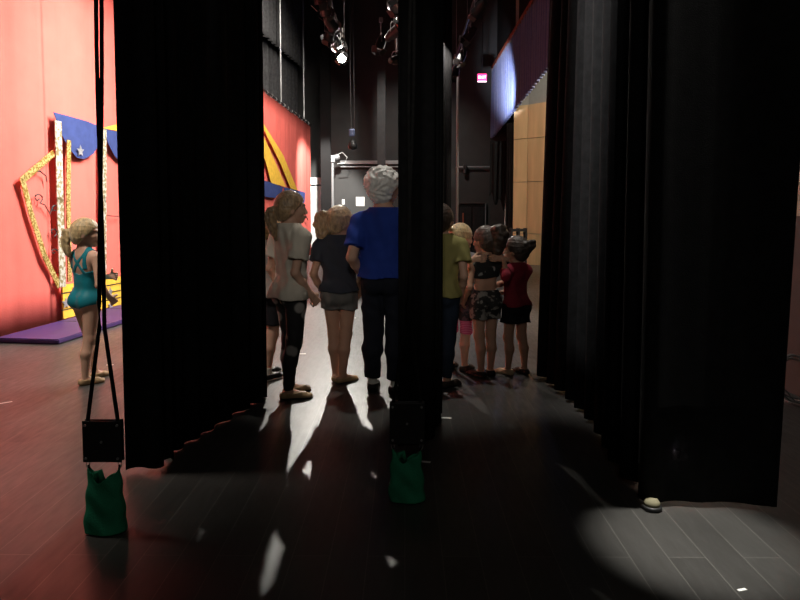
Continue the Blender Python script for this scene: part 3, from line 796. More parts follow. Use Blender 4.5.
def clean(F, sel): return F
def person(name, label, cat, H, foot, facing,  head_yaw=0, head_pitch=0, adult=False, wide=1.0, arms=None, feet=None, skin=SKIN, hh=None, lean=0.0, hands=('relaxed', 'relaxed'), hip_shift=0.0):
    """facing: heading in degrees from +x (90 = away from the camera). Returns a dict the clothes use"""
    hh = hh or (.250 if adult else .163 + .045 * H)
    H = H - (.022 if adult else .014); W = wide; s = H
    sh = (.108 if not adult else .112) * s * W; hipw = .052 * s * W
    hx = hip_shift
    shz = H - hh - .052 * H if not adult else H - hh - .072 * H
    G = {}
    T = []   # torso
    lz = lambda z: lean * max(0, z - .5 * s)     # forward lean
    T += [rc((-.034 * s * W + hx, 0, .525 * s), (.034 * s * W + hx, 0, .525 * s), .058 * s * W, .058 * s * W, .80),
          rc((-.026 * s * W + hx * .6, lz(.62 * s) + .004, .62 * s), (.026 * s * W + hx * .6, lz(.62 * s) + .004, .62 * s), .053 * s * W, .053 * s * W, .78),
          rc((-.042 * s * W, lz(.71 * s), .71 * s), (.042 * s * W, lz(.71 * s), .71 * s), .056 * s * W, .056 * s * W, .78),
          rc((-sh * .78, lz(shz) - .006, shz - .012 * s), (sh * .78, lz(shz) - .006, shz - .012 * s), .037 * s * W, .037 * s * W, .95),
          rc((-sh * .62, lz(shz) - .008, shz + .010 * s), (-.012 * s, lz(shz) - .005, shz + .052 * s), .026 * s, .022 * s, k=.03),
          rc((sh * .62, lz(shz) - .008, shz + .010 * s), (.012 * s, lz(shz) - .005, shz + .052 * s), .026 * s, .022 * s, k=.03),
          el((-.042 * s * W + hx, -.030 * s, .498 * s), (.047 * s * W, .045 * s, .052 * s)), el((.042 * s * W + hx, -.030 * s, .498 * s), (.047 * s * W, .045 * s, .052 * s))]
    if adult:
        T += [el((-.05 * s, .048 * s, .70 * s), (.05 * s, .036 * s, .045 * s)), el((.05 * s, .048 * s, .70 * s), (.05 * s, .036 * s, .045 * s)), rc((-.03 * s, .015, .60 * s), (.03 * s, .015, .60 * s), .062 * s, .062 * s, .8)]
    # legs
    feet = feet or [(-.065 * s, 0, 8), (.065 * s, 0, -8)]
    LEG = []; FOOT = []; knees = []
    for sx, (fx, fy, fyaw) in zip((-1, 1), feet):
        hip = A3(sx * hipw + hx, 0, .495 * s); ank = A3(fx, fy - .012 * s, .045 * s)
        kn = (hip * .47 + ank * .53); kn[2] = .275 * s; kn[1] += .010 * s
        th = .050 * s * (W if adult else (W + 1) / 2)
        L = [rc(hip, kn, th, .034 * s), rc(kn, kn * .62 + ank * .38 + A3(0, -.012 * s, 0), .0335 * s, .033 * s), rc(kn * .62 + ank * .38 + A3(0, -.012 * s, 0), ank, .032 * s, .0195 * s), el(kn + A3(0, .010 * s, 0), (.030 * s, .026 * s, .034 * s))]
        LEG.append(L); knees.append(kn)
        R_ = rotz(math.radians(fyaw)); q = lambda x, y, z: A3(fx, fy, 0) + R_ @ A3(x * s, y * s, z * s)
        FOOT.append([rc(q(0, -.030, .021), q(0, .0, .030), .019 * s, .022 * s), rc(q(0, -.028, .017), q(.004 * sx, .062, .014), .0165 * s, .0145 * s), rc(q(-.010, .055, .013), q(-.008, .093, .011), .012 * s, .009 * s),
                     rc(q(.010, .052, .013), q(.010, .085, .010), .011 * s, .008 * s), rc(q(0, .0, .034), q(0, .06, .018), .019 * s, .013 * s)])
    # arms by two-bone reach
    ua, fa = .168 * s, .148 * s
    ARM = []; wr = []; elb = []
    arms = arms or [None, None]
    for i, sx in enumerate((-1, 1)):
        S = A3(sx * sh, lz(shz) - .004, shz - .008 * s)
        spec = arms[i] or {}
        t = A3(*spec.get('wrist', (sx * (sh + .018 * s), lz(.5 * s) + .035 * s, shz - .300 * s)))
        pole = A3(*spec.get('pole', (sx * .35, -1, 0)))
        d = t - S; Lg = min(np.linalg.norm(d), (ua + fa) * .995); d /= np.linalg.norm(d); t = S + d * Lg
        ca = (ua ** 2 + Lg ** 2 - fa ** 2) / (2 * ua * Lg); ca = min(1, max(-1, ca)); pp = pole - d * (pole @ d); pp /= np.linalg.norm(pp) + 1e-9
        E = S + d * ua * ca + pp * ua * math.sqrt(max(0, 1 - ca * ca))
        fat = 1.15 if adult else 1.0
        ARM.append([rc(S, E, .0275 * s * fat, .0205 * s * fat), rc(E, E * .6 + t * .4, .0212 * s * fat, .0205 * s * fat), rc(E * .6 + t * .4, t, .0200 * s * fat, .0142 * s * fat)])
        wr.append((E, t, S)); elb.append(E)
    # head
    npv = A3(0, lz(shz) + .0, shz + (.065 if adult else .055) * s)
    RH = rotz(math.radians(head_yaw)) @ rotx(math.radians(head_pitch))
    u = hh / .21; top = A3(0, lz(shz) + .012, H)
    def hp(x, y, z): # head frame: z measured down from the crown
        return npv + RH @ (A3(0, .012 + lz(shz) - npv[1], H - npv[2]) + A3(x, y, -z) * u)
    he = lambda c, r, k=None: el(hp(*c), A3(*r) * u, RH, k)
    hr = lambda a, b, r1, r2, k=None: rc(hp(*a), hp(*b), r1 * u, r2 * u, k=k)
    HEAD = [he((0, -.012, .090), (.072, .088, .088)), he((0, .022, .135), (.056, .058, .068), .02), hr((0, .060, .185), (0, .050, .175), .020, .03, .02),
            hr((0, .080, .098), (0, .094, .134), .008, .0112, .008), hr((-.008, .089, .137), (.008, .089, .137), .009, .009, .006),
            hr((-.018, .080, .160), (.018, .080, .160), .0075, .0075, .008), hr((-.016, .078, .170), (.016, .078, .170), .0085, .0085, .008),
            hr((-.045, .066, .082), (-.015, .078, .086), .010, .010, .012), hr((.045, .066, .082), (.015, .078, .086), .010, .010, .012),
            he((-.036, .056, .128), (.024, .022, .022), .02), he((.036, .056, .128), (.024, .022, .022), .02),
            he((-.075, -.008, .118), (.009, .019, .030), .006), he((.075, -.008, .118), (.009, .019, .030), .006),
            rc((0, lz(shz) - .012, shz + .01 * s), hp(0, -.018, .155), .034 * s * (1.0 if not adult else 1.05), .032 * s)]
    body_all = T + LEG[0] + LEG[1] + FOOT[0] + FOOT[1] + ARM[0] + ARM[1] + HEAD
    lo = np.min([p['bb'][0] for p in body_all], 0) - .03; hi = np.max([p['bb'][1] for p in body_all], 0) + .03
    lo[2] = -.012
    fd = Field(lo, hi, .0062)
    # legs and arms are blended separately so that neighbours do not web together
    def blend(*groups):
        out = None
        for g, k in groups:
            f = fd.eval(g, k); out = f if out is None else np.minimum(out, f) if g is None else _smin(out, f, .012)
        return out
    F = fd.eval(T + HEAD[-1:], .035 * s)
    for g in LEG: F = _smin(F, fd.eval(g, .02), .018)
    for g in FOOT: F = _smin(F, fd.eval(g, .014), .012)
    for g in ARM: F = _smin(F, fd.eval(g, .015), .014)
    F = _smin(F, fd.eval(HEAD, .018), .015)
    F = np.maximum(F, .0035 - fd.grid()[2])
    V, Fc = surface_nets(F, fd.lo, fd.h)
    # hands
    allV = [V]; allF = [Fc]; nv = len(V)
    for i, sx in enumerate((-1, 1)):
        hv, hf = HANDS[hands[i]]; hv = hv.copy(); hf = hf.copy()
        sc = (.100 * s + .035) / .170
        hv = hv * sc
        if sx < 0: hv[:, 0] *= -1; hf = hf[:, ::-1]
        E, t, S = wr[i]; d = (t - E) / np.linalg.norm(t - E)
        spec = arms[i] or {}
        fwd = A3(*spec.get('thumb', (0, 1, 0))); fwd = fwd - d * (fwd @ d); fwd /= np.linalg.norm(fwd)
        zc = -d; yc = fwd; xc = np.cross(yc, zc)
        hd = A3(*spec['hand_dir']) if 'hand_dir' in spec else None
        if hd is not None:
            d2 = hd / np.linalg.norm(hd); fwd = A3(*spec.get('thumb', (0, 0, 1))); fwd = fwd - d2 * (fwd @ d2); fwd /= np.linalg.norm(fwd); zc = -d2; yc = fwd; xc = np.cross(yc, zc)
        hv = t + hv[:, :1] * xc + hv[:, 1:2] * yc + hv[:, 2:] * zc
        allV.append(hv); allF.append(hf + nv); nv += len(hv)
    ang = math.radians(facing - 90)
    root = np_obj(name, np.concatenate(allV), np.concatenate(allF), skin)
    root.location = (foot[0], foot[1], 0); root.rotation_euler = (0, 0, ang)
    tag(root, label, cat)
    # eyes
    for sx in (-1, 1):
        bm = bmesh.new(); bmesh.ops.create_uvsphere(bm, u_segments=16, v_segments=10, radius=.0125 * u)
        o = obj('eye', bm, EYE, root, True)
        c = hp(sx * .031, .0655, .102); o.location = c; o.rotation_euler = Matrix(RH.tolist()).to_euler()
    for zz, yy, rr in ((.157, .0905, .0042), (.165, .0890, .0048)):
        bm = bmesh.new(); tube(bm, [hp(x_, yy - 14 * x_ * x_, zz + (.0015 if zz < .16 else -.0015) * (1 - abs(x_) / .02)) for x_ in (-.021, -.012, -.004, .004, .012, .021)], [rr * u * f_ for f_ in (.4, .9, 1, 1, .9, .4)], 8)
        obj('lip', bm, LIP, root, True)
    return dict(root=root, s=s, H=H, hh=hh, T=T, LEG=LEG, FOOT=FOOT, ARM=ARM, HEAD=HEAD, wr=wr, shz=shz, sh=sh, lo=lo, hi=hi, hp=hp, RH=RH, u=u, npv=npv, knees=knees, lz=lz, F=F, fd=fd)
def _smin(a, b, k):
    h = np.clip(.5 + .5 * (b - a) / k, 0, 1)
    return b * (1 - h) + a * h - k * h * (1 - h)
def folds(X, Y, Z, amp, seed=0, f=1.0):
    return amp * (np.sin(X * 34 * f + 6 * np.sin(Z * 9 + seed) + seed) * np.sin(Z * 13 + 2 * np.sin(X * 11 + Y * 17) + seed * 2) + .5 * np.sin((X + Y) * 62 * f + Z * 21 + seed))
def garment(P, name, field, fd, m, label=None):
    V, F = surface_nets(field, fd.lo, fd.h)
    o = np_obj(name, V, F, m, P['root'])
    if label: o['label'] = label
    return o
def sub(P, z0, z1, pad=.06, h=.0066):
    lo = P['lo'].copy() - pad; hi = P['hi'].copy() + pad; lo[2] = z0 - .03; hi[2] = z1 + .03
    return Field(lo, hi, h)
def shirt(P, m, hem, sleeve=.55, off=.012, flare=.10, name='shirt', label=None, neck=.047, seed=0, amp=.004, top=None, only_z=None):
    s = P['s']; fd = sub(P, hem, P['shz'] + .09 * s)
    F = _smin(fd.eval([q for q in P['T']] + P['HEAD'][-1:], .035 * s), 1.0 + 0 * fd.eval([], .01), .01); X, Y, Z = fd.grid()
    grow = off + flare * np.clip(.70 * s - Z, 0, 1) + folds(X, Y, Z, amp, seed)
    F = F - grow
    if sleeve > 0:
        for i in range(2):
            E, t, S = P['wr'][i]
            fat = .0275 * s + off + .006
            if sleeve <= 1: pr = [rc(S, S + (E - S) * sleeve, fat + .002, fat + .006, cap=True)]
            else:
                e2 = E + (t - E) * (sleeve - 1)
                pr = [rc(S, E, fat, .0215 * s + off + .004), rc(E, e2, .0215 * s + off + .003, .017 * s + off, cap=True)]
            f2 = fd.eval(pr, .008) - folds(X, Y, Z, amp * .8, seed + 3)
            F = _smin(F, f2, .02)
    nb = P['npv']; dn = np.sqrt(X ** 2 + (Y - P['lz'](P['shz']) - .022) ** 2)
    F = np.maximum(F, hem + .006 * np.sin(X * 25 + seed) - Z)
    F = np.maximum(F, neck * s + .004 - dn - np.clip((P['shz'] + .046 * s) - Z, 0, 1) * 1.6)
    F = np.maximum(F, Z - (P['shz'] + .060 * s))
    return garment(P, name, F, fd, m, label)
def pants(P, m, waist, cuff, off=.009, flare=0.0, name='trousers', label=None, seed=0, amp=.003):
    s = P['s']; fd = sub(P, cuff, waist); X, Y, Z = fd.grid()
    F = fd.eval([P['T'][0], P['T'][1], P['T'][6], P['T'][7]] + (P['T'][-1:] if len(P['T']) > 8 else []), .03 * s)
    for i, g in enumerate(P['LEG']):
        F = _smin(F, fd.eval(g, .02), .015)
    F = F - (off + flare * np.clip(.5 * s - Z, 0, 1) + folds(X, Y, Z, amp, seed))
    F = np.maximum(F, Z - waist); F = np.maximum(F, cuff + .004 * np.sin(X * 40) - Z)
    return garment(P, name, F, fd, m, label)
def shoes(P, m, top, off=.006, name='shoe', label=None, which=(0, 1), sole=None):
    for i in which:
        pr = P['FOOT'][i] + [P['LEG'][i][2]]
        lo = np.min([q['bb'][0] for q in P['FOOT'][i]], 0) - .03; hi = np.max([q['bb'][1] for q in P['FOOT'][i]], 0) + .03; lo[2] = -.012; hi[2] = top + .02
        fd = Field(lo, hi, .005); X, Y, Z = fd.grid(); F = fd.eval(pr, .014) - off
        F = np.maximum(F, Z - top); F = np.maximum(F, .002 - Z)
        o = garment(P, name, F, fd, m, label)
        if sole:
            F2 = fd.eval(P['FOOT'][i], .014) - off - .003; F2 = np.maximum(F2, Z - .016); F2 = np.maximum(F2, .0012 - Z)
            V, Fc = surface_nets(F2, fd.lo, fd.h); np_obj('sole', V, Fc, sole, o)
def hair(P, m, thick=.013, line=.060, nape=.190, back=0.0, tails=(), label=None, seed=0, puff=0, name='hair', lump=.0016, side_low=None):
    u = P['u']; hp = P['hp']
    pr = [el(hp(0, -.014, .088), A3(.074, .090, .089) * u + thick, P['RH']), el(hp(0, -.038, .122), A3(.064, .062, .082) * u + thick * .8, P['RH'])]
    if puff: pr.append(el(hp(0, -.03, .075), A3(.078, .085, .075) * u + thick + puff, P['RH']))
    tp = []
    for tl in tails:
        pts = [hp(*p) for p in tl['pts']]; rs = tl['r']
        n = tl.get('strands', 4); rnd = random.Random(seed + 5)
        for k in range(n):
            an = 2 * math.pi * k / n + rnd.uniform(-.3, .3); q = []
            sp = tl.get('spread', .6); wv = tl.get('wave', .0)
            # dense centreline
            dense = []
            for i in range(len(pts) - 1):
                for j in range(4): dense.append((pts[i] + (pts[i + 1] - pts[i]) * j / 4, rs[i] + (rs[i + 1] - rs[i]) * j / 4))
            dense.append((pts[-1], rs[-1]))
            for i, (c, r) in enumerate(dense):
                a2 = an + wv * i * .9
                o_ = A3(math.cos(a2), math.sin(a2), .3 * math.sin(a2 * 1.7)) * r * sp * (1.0 + .25 * rnd.uniform(-1, 1))
                q.append((c + o_, r * (.62 if n > 1 else 1)))
            for (c0, r0), (c1, r1) in zip(q, q[1:]): tp.append(rc(c0, c1, r0, r1, k=.006))
    allp = pr + tp
    lo = np.min([q['bb'][0] for q in allp], 0) - .03; hi = np.max([q['bb'][1] for q in allp], 0) + .03
    fd = Field(lo, hi, .0058); X, Y, Z = fd.grid()
    F = fd.eval(pr, .03)
    c = hp(0, 0, 0); Rm = P['RH']
    lx = ((X - c[0]) * Rm[0, 0] + (Y - c[1]) * Rm[1, 0] + (Z - c[2]) * Rm[2, 0]) / u
    ly = ((X - c[0]) * Rm[0, 1] + (Y - c[1]) * Rm[1, 1] + (Z - c[2]) * Rm[2, 1]) / u
    lzz = -((X - c[0]) * Rm[0, 2] + (Y - c[1]) * Rm[1, 2] + (Z - c[2]) * Rm[2, 2]) / u
    # strands combed towards the tie (or down)
    tie = tails[0]['pts'][0] if tails else (0, -.02, -.02)
    a = np.arctan2(lx - tie[0], -(lzz - tie[2]) + 1e-6); b = np.arctan2(ly - tie[1], lx + 1e-6)
    if not tails: F = F - lump * (np.sin(lx * 105 + 2.5 * np.sin(lzz * 60) + seed) * np.sin(lzz * 75 + 2 * np.sin(ly * 55)) + .5 * np.sin(ly * 120 + 3 * np.sin(lx * 50)) * np.sin(lzz * 120))
    else: F = F - lump * (np.sin(a * 17 + seed) * .5 + .5 * np.sin(a * 31 + b * 3 + seed)) - lump * .15 * np.sin(b * 23 + a * 5)
    cut = (ly - (line + .9 * (.075 - lzz) * (1 if True else 1)))      # hairline plane
    cut = np.where(lzz > .075, ly - (line - .95 * (lzz - .075)), ly - (line + .9 * (.075 - lzz)))
    if side_low is not None: cut = np.minimum(cut, np.maximum(ly - side_low, lzz - nape))
    F = np.maximum(F, cut * u); F = np.maximum(F, (lzz - nape) * u)
    if tp: F = _smin(F, fd.eval(tp, .006), .008)
    return garment(P, name, F, fd, m, label)

def leotard(P, m):
    s = P['s']; fd = sub(P, .44 * s, P['shz'] + .06 * s, h=.0055); X, Y, Z = fd.grid()
    F = fd.eval(P['T'], .035 * s)
    for g in P['LEG']: F = _smin(F, fd.eval(g, .02), .018)
    F = F - .0045 - folds(X, Y, Z, .0012, 2)
    leg = (.455 * s + np.where(Y > 0, .62, .36) * np.clip(np.abs(X) - .012 * s, 0, 1)) - Z          # high cut leg
    back = Z - (.665 * s + .25 * np.abs(X)); front = Z - .765 * s
    body = np.where(Y > .005, front, back)
    w = .017 * s; zx = Z - .735 * s
    st = np.minimum(np.abs(X - zx * .95), np.abs(X + zx * .95)) - w              # crossed back straps
    st = np.where(Y > .03, np.abs(np.abs(X) - .06 * s) - w, st); st = np.maximum(st, Z - (P['shz'] + .05 * s))
    side = np.maximum(np.abs(np.abs(X) - .068 * s) - w, .70 * s - Z)
    F = np.maximum(F, np.maximum(leg, np.minimum(np.minimum(body, st), side)))
    return garment(P, 'leotard', F, fd, m)

def w2l(P_loc, facing, w):
    a = math.radians(facing - 90); dx, dy = w[0] - P_loc[0], w[1] - P_loc[1]
    return (dx * math.cos(a) + dy * math.sin(a), -dx * math.sin(a) + dy * math.cos(a), w[2])
CL = lambda n, c, **k: mat(n, c, k.pop('rough', .85), var=k.pop('var', .08), vscale=10, bump=.15, bscale=150, spec=.2, **k)
JEAN = CL('dark_denim', (.012, .014, .022)); TANSHOE = CL('tan_shoe', (.42, .28, .15), rough=.6); BLKSHOE = CL('black_shoe', (.012, .012, .012), rough=.5); BRNSHOE = CL('brown_shoe', (.05, .035, .028), rough=.6)
BLONDE = hair_mat('blonde_hair', (.62, .45, .22), .4, .3); BROWN = hair_mat('brown_hair', (.14, .085, .05)); DKBROWN = hair_mat('dark_brown_hair', (.055, .036, .026)); WHITEH = hair_mat('white_hair', (.86, .84, .80), .12, .5); LTBROWN = hair_mat('light_brown_hair', (.36, .235, .125), .5, .25)

def height_at(py, Y, px=400): return at(px, py, Y).z
# --- girl in teal leotard
g = ground(89, 382); H = height_at(217, g.y, 89)
f = 58
P = person('girl', 'blonde girl in a teal leotard watching beside the red backdrop', 'person', H, (g.x, g.y), f, head_yaw=-44, head_pitch=-2, wide=1.12,
   feet=[(-.055, .10, 10), (.06, -.05, -14)], skin=SKIN, hip_shift=-.012,
   arms=[{'wrist': (.065, .165, .635 * H), 'pole': (-1, -.3, -.3), 'hand_dir': (1, .0, .05), 'thumb': (0, .2, 1)}, {'wrist': (.15, .10, .515 * H), 'pole': (.8, -1, -.2)}])
leotard(P, CL('teal_lycra', (.015, .22, .27), rough=.45))
hair(P, BLONDE, .011, tails=[dict(pts=[(-.0, -.100, .085), (.0, -.135, .10), (.0, -.142, .17), (.0, -.128, .25), (0, -.12, .28)], r=[.018, .026, .030, .022, .010], strands=4)], seed=1)
shoes(P, TANSHOE, .046, .005, name='ballet_shoe')
# --- girl in cream tee
g = ground(292, 396); H = height_at(190, g.y, 288)
f = 40
P = person('girl', 'girl in cream tee and patterned dark leggings with a long dark ponytail', 'person', H, (g.x, g.y), f, head_yaw=-22, head_pitch=0, wide=1.03,
   feet=[(-.05, .035, 0), (.06, -.045, -28)], arms=[None, {'wrist': (.135, .085, .50 * H), 'pole': (.05, -1, -.2)}], hands=('relaxed', 'fist'))
shirt(P, CL('cream_cotton', (.66, .60, .50)), 0.485 * H, .62, .020, .04, seed=1, amp=.006, name='tee')
pants(P, pattern_mat('blotch_leggings', (.014, .013, .014), (.30, .28, .26), 9, .33, 'voronoi', soft=.06), .56 * H, .045 * H, .006, name='leggings', seed=2)
hair(P, LTBROWN, .012, tails=[dict(pts=[(0, -.100, .098), (0, -.128, .12), (-.005, -.135, .18), (-.01, -.118, .25), (-.01, -.10, .31)], r=[.018, .030, .036, .030, .012], strands=5, wave=.15)], seed=2)
shoes(P, TANSHOE, .050, .007, name='dance_shoe', sole=BRNSHOE)
# --- child half hidden by the curtain edge
g = ground(267, 381); g.y += .12; H = height_at(211, g.y, 267)
P = person('child', 'blond child half hidden between the curtain edge and the cream tee girl', 'person', H, (g.x + .0, g.y), 60, head_yaw=-15, feet=[(-.06, .06, 5), (.06, -.08, -8)])
shirt(P, CL('pale_cotton', (.46, .42, .38)), .50 * H, .6, .018, .06, seed=3, name='tee')
pants(P, CL('dark_shorts', (.016, .016, .02)), .56 * H, .33 * H, .016, .06, name='shorts', seed=3)
hair(P, BLONDE, .014, nape=.19, seed=3)
shoes(P, CL('white_sock', (.6, .58, .52)), .105, .004, name='sock'); shoes(P, BLKSHOE, .052, .010, name='shoe', sole=WHITE)
# --- girl with curly ponytail, dark tee
g = ground(340, 381); H = height_at(205, g.y, 338)
P = person('girl', 'girl with a curly ponytail in dark tee and grey shorts', 'person', H, (g.x, g.y), 82, head_yaw=-38, head_pitch=-2,
   feet=[(-.034, .02, 2), (.034, -.03, -42)], skin=SKIN2, arms=[{'wrist': (-.15, .05, .50 * H)}, {'wrist': (.15, .05, .515 * H)}])
shirt(P, CL('charcoal_cotton', (.035, .038, .052)), .515 * H, .55, .017, .05, seed=4, amp=.005, name='tee')
pants(P, CL('grey_shorts', (.13, .125, .12), var=.25), .56 * H, .415 * H, .013, .06, name='shorts', seed=5, amp=.005)
hair(P, LTBROWN, .014, tails=[dict(pts=[(-.045, -.085, .05), (-.085, -.10, .06), (-.10, -.095, .12), (-.098, -.08, .19), (-.085, -.075, .255), (-.08, -.07, .28)], r=[.022, .040, .046, .044, .028, .010], strands=7, wave=.75, spread=.75)], seed=4, lump=.0022)
shoes(P, TANSHOE, .040, .005, name='ballet_shoe')
# --- woman in blue tee
g = ground(384, 391); H = height_at(167, g.y, 384)
P = person('woman', 'white haired woman in blue tee and dark jeans wearing glasses', 'person', H, (g.x, g.y), 80, head_yaw=-32, adult=True, wide=.98,
   feet=[(-.085, .02, 8), (.095, -.02, -10)], arms=[{'wrist': (-.185, .08, .515 * H), 'pole': (-.2, -1, 0)}, {'wrist': (.185, .10, .515 * H), 'pole': (.25, -1, 0)}])
shirt(P, CL('royal_blue_cotton', (.020, .05, .30)), .515 * H, .72, .020, .05, seed=6, amp=.006, name='tee', neck=.042)
pants(P, JEAN, .57 * H, .062 * H, .014, .012, name='jeans', seed=7, amp=.005)
hair(P, WHITEH, .020, line=.045, nape=.205, seed=6, puff=.008, lump=.007, side_low=-.012)
shoes(P, CL('white_socks', (.66, .64, .58)), .125, .003, name='sock'); shoes(P, BLKSHOE, .060, .010, name='shoe', sole=BLKSHOE)
bm = bmesh.new()
for sx in (-1, 1):
    c = A3(.034 * sx, .095, .102)
    tube(bm, [P['hp'](c[0] + .024 * math.cos(a), c[1] - .006 * abs(math.cos(a)), c[2] + .017 * math.sin(a)) for a in np.linspace(0, 2 * math.pi, 18)], .0018, 6)
    tube(bm, [P['hp'](.058 * sx, .090, .098), P['hp'](.080 * sx, .045, .098), P['hp'](.084 * sx, -.005, .10), P['hp'](.083 * sx, -.02, .115)], .0020, 6)
tube(bm, [P['hp'](-.010, .098, .098), P['hp'](.010, .098, .098)], .0018, 6)
obj('glasses', bm, BLACKM, P['root'])
# --- girl in olive tee, partly behind the centre curtain
g = ground(452, 386); H = height_at(203, g.y, 448)
P = person('girl', 'tallest girl of the four beyond the centre curtain, in olive tee and jeans', 'person', H, (g.x - .09, g.y), 78, head_yaw=-22,
   feet=[(-.07, .03, 8), (.055, -.02, -35)], arms=[None, {'wrist': (.15, .06, .50 * H)}], wide=1.0)
shirt(P, CL('olive_cotton', (.30, .27, .095)), .50 * H, .55, .016, .04, seed=8, amp=.005, name='tee')
pants(P, CL('blue_jeans', (.018, .027, .045)), .56 * H, .055 * H, .008, name='jeans', seed=9)
hair(P, DKBROWN, .012, tails=[dict(pts=[(0, -.095, .06), (0, -.125, .085), (0, -.125, .15), (0, -.11, .21)], r=[.018, .028, .030, .012], strands=4)], seed=8)
shoes(P, BRNSHOE, .055, .010, name='shoe', sole=BLKSHOE)
# --- small blonde child in grey tee with pink knees
gB = ground(457, 377); gB.y = 5.32; gB.x = at(459, 300, 5.32).x; HB = height_at(222.5, gB.y, 455)
gC = ground(485, 376); HC = height_at(225, gC.y, 485)
gD = ground(515, 374); HD = height_at(235, gD.y, 515)
fB, fC, fD = 62, 112, 128
tC = (gC.x - .07, gC.y - .07, HC * .80 + .03)
P = person('child', 'small blonde child in grey tee with pink striped knees, between two taller girls', 'person', HB, (gB.x, gB.y), fB, head_yaw=-28, head_pitch=-6,
   feet=[(-.075, .02, 5), (.06, 0, -10)], arms=[None, {'wrist': w2l((gB.x, gB.y), fB, (gC.x - .12, gC.y - .08, HC * .775)), 'pole': (.3, -1, -.3), 'hand_dir': w2l((0, 0), fB, (1, -.05, .12)), 'thumb': (0, 0, 1)}])
shirt(P, CL('grey_cotton', (.16, .16, .17)), .52 * HB, .6, .014, .05, seed=10, name='tee')
def knee_mat():
    m = pattern_mat('pink_knee_leggings', (.02, .018, .022), (.11, .06, .075), 22, .52)
    nt = m.node_tree; b = nt.nodes['Principled BSDF']; old = b.inputs['Base Color'].links[0].from_socket
    tc = nt.nodes.new('ShaderNodeTexCoord'); sp = nt.nodes.new('ShaderNodeSeparateXYZ'); nt.links.new(tc.outputs['Object'], sp.inputs[0])
    w = nt.nodes.new('ShaderNodeTexWave'); w.wave_type = 'BANDS'; w.bands_direction = 'Z'; w.inputs['Scale'].default_value = 22; nt.links.new(tc.outputs['Object'], w.inputs[0])
    r = nt.nodes.new('ShaderNodeValToRGB'); r.color_ramp.elements[0].color = (.55, .02, .14, 1); r.color_ramp.elements[1].color = (.75, .25, .40, 1); nt.links.new(w.outputs[0], r.inputs[0])
    a = nt.nodes.new('ShaderNodeMath'); a.operation = 'LESS_THAN'; a.inputs[1].default_value = .43; nt.links.new(sp.outputs[2], a.inputs[0])
    mx = nt.nodes.new('ShaderNodeMix'); mx.data_type = 'RGBA'; nt.links.new(a.outputs[0], mx.inputs[0]); nt.links.new(old, mx.inputs[6]); nt.links.new(r.outputs[0], mx.inputs[7]); nt.links.new(mx.outputs[2], b.inputs['Base Color'])
    return m
pants(P, knee_mat(), .56 * HB, .255 * HB, .007, name='leggings', seed=11)
hair(P, BLONDE, .012, tails=[dict(pts=[(0, -.09, .05), (0, -.105, .05)], r=[.02, .03], strands=3)], seed=10)
shoes(P, BRNSHOE, .05, .006, name='shoe', sole=BLKSHOE)
# --- girl in crop top
P = person('girl', 'girl in black patterned crop top and patterned shorts with high bushy ponytail', 'person', HC, (gC.x, gC.y), fC, head_yaw=22, head_pitch=-2, skin=SKIN2,
   feet=[(-.045, 0, 18), (.048, .01, -4)], arms=[{'wrist': (-.16, .06, .51 * HC)}, {'wrist': (.12, .17, .57 * HC), 'pole': (1, -.5, -.2)}])
shirt(P, pattern_mat('black_white_print', (.012, .012, .012), (.30, .30, .29), 16, .60), .655 * HC, .0, .007, 0, seed=12, amp=.001, name='crop_top', neck=.062)
pants(P, pattern_mat('grey_print', (.02, .019, .018), (.24, .22, .20), 20, .55), .575 * HC, .385 * HC, .014, .09, name='shorts', seed=13, amp=.005)
hair(P, DKBROWN, .012, tails=[dict(pts=[(.01, -.092, .03), (.018, -.122, .015), (.022, -.130, .06), (.022, -.12, .13), (.02, -.11, .20), (.02, -.10, .235)], r=[.022, .042, .050, .046, .030, .012], strands=7, wave=.6, spread=.8)], seed=12, lump=.0022)
shoes(P, BLKSHOE, .048, .008, name='shoe', sole=BLKSHOE)
# --- girl in maroon top
P = person('girl', 'smallest girl in maroon top and black shorts beside the wide black curtain', 'person', HD, (gD.x, gD.y), fD, head_yaw=24, head_pitch=2, skin=SKIN2,
   feet=[(-.06, .035, 12), (.065, -.03, -4)], arms=[{'wrist': w2l((gD.x, gD.y), fD, (gC.x + .13, gC.y - .085, HC * .78)), 'pole': (-.4, -.6, -1), 'hand_dir': w2l((0, 0), fD, (-1, -.05, .1)), 'thumb': (0, 0, 1)},
                                                   {'wrist': (-.04, .19, .56 * HD), 'pole': (1, -.5, -.1), 'hand_dir': (-1, .3, 0), 'thumb': (0, 0, 1)}])
shirt(P, CL('maroon_cotton', (.20, .016, .03)), .50 * HD, 1.35, .013, .05, seed=14, amp=.005, name='top')
pants(P, CL('black_shorts', (.009, .009, .010)), .55 * HD, .375 * HD, .014, .11, name='shorts', seed=15, amp=.005)
hair(P, DKBROWN, .011, tails=[dict(pts=[(.0, -.088, .05), (.004, -.102, .045), (.006, -.108, .075), (.008, -.105, .125)], r=[.02, .032, .032, .010], strands=7, wave=.9, spread=1.1)], seed=14, lump=.0022)
shoes(P, CL('pale_shoe', (.60, .44, .28)), .045, .006, name='shoe', which=(0,)); shoes(P, BRNSHOE, .045, .006, name='shoe', which=(1,), label='darker shoe')

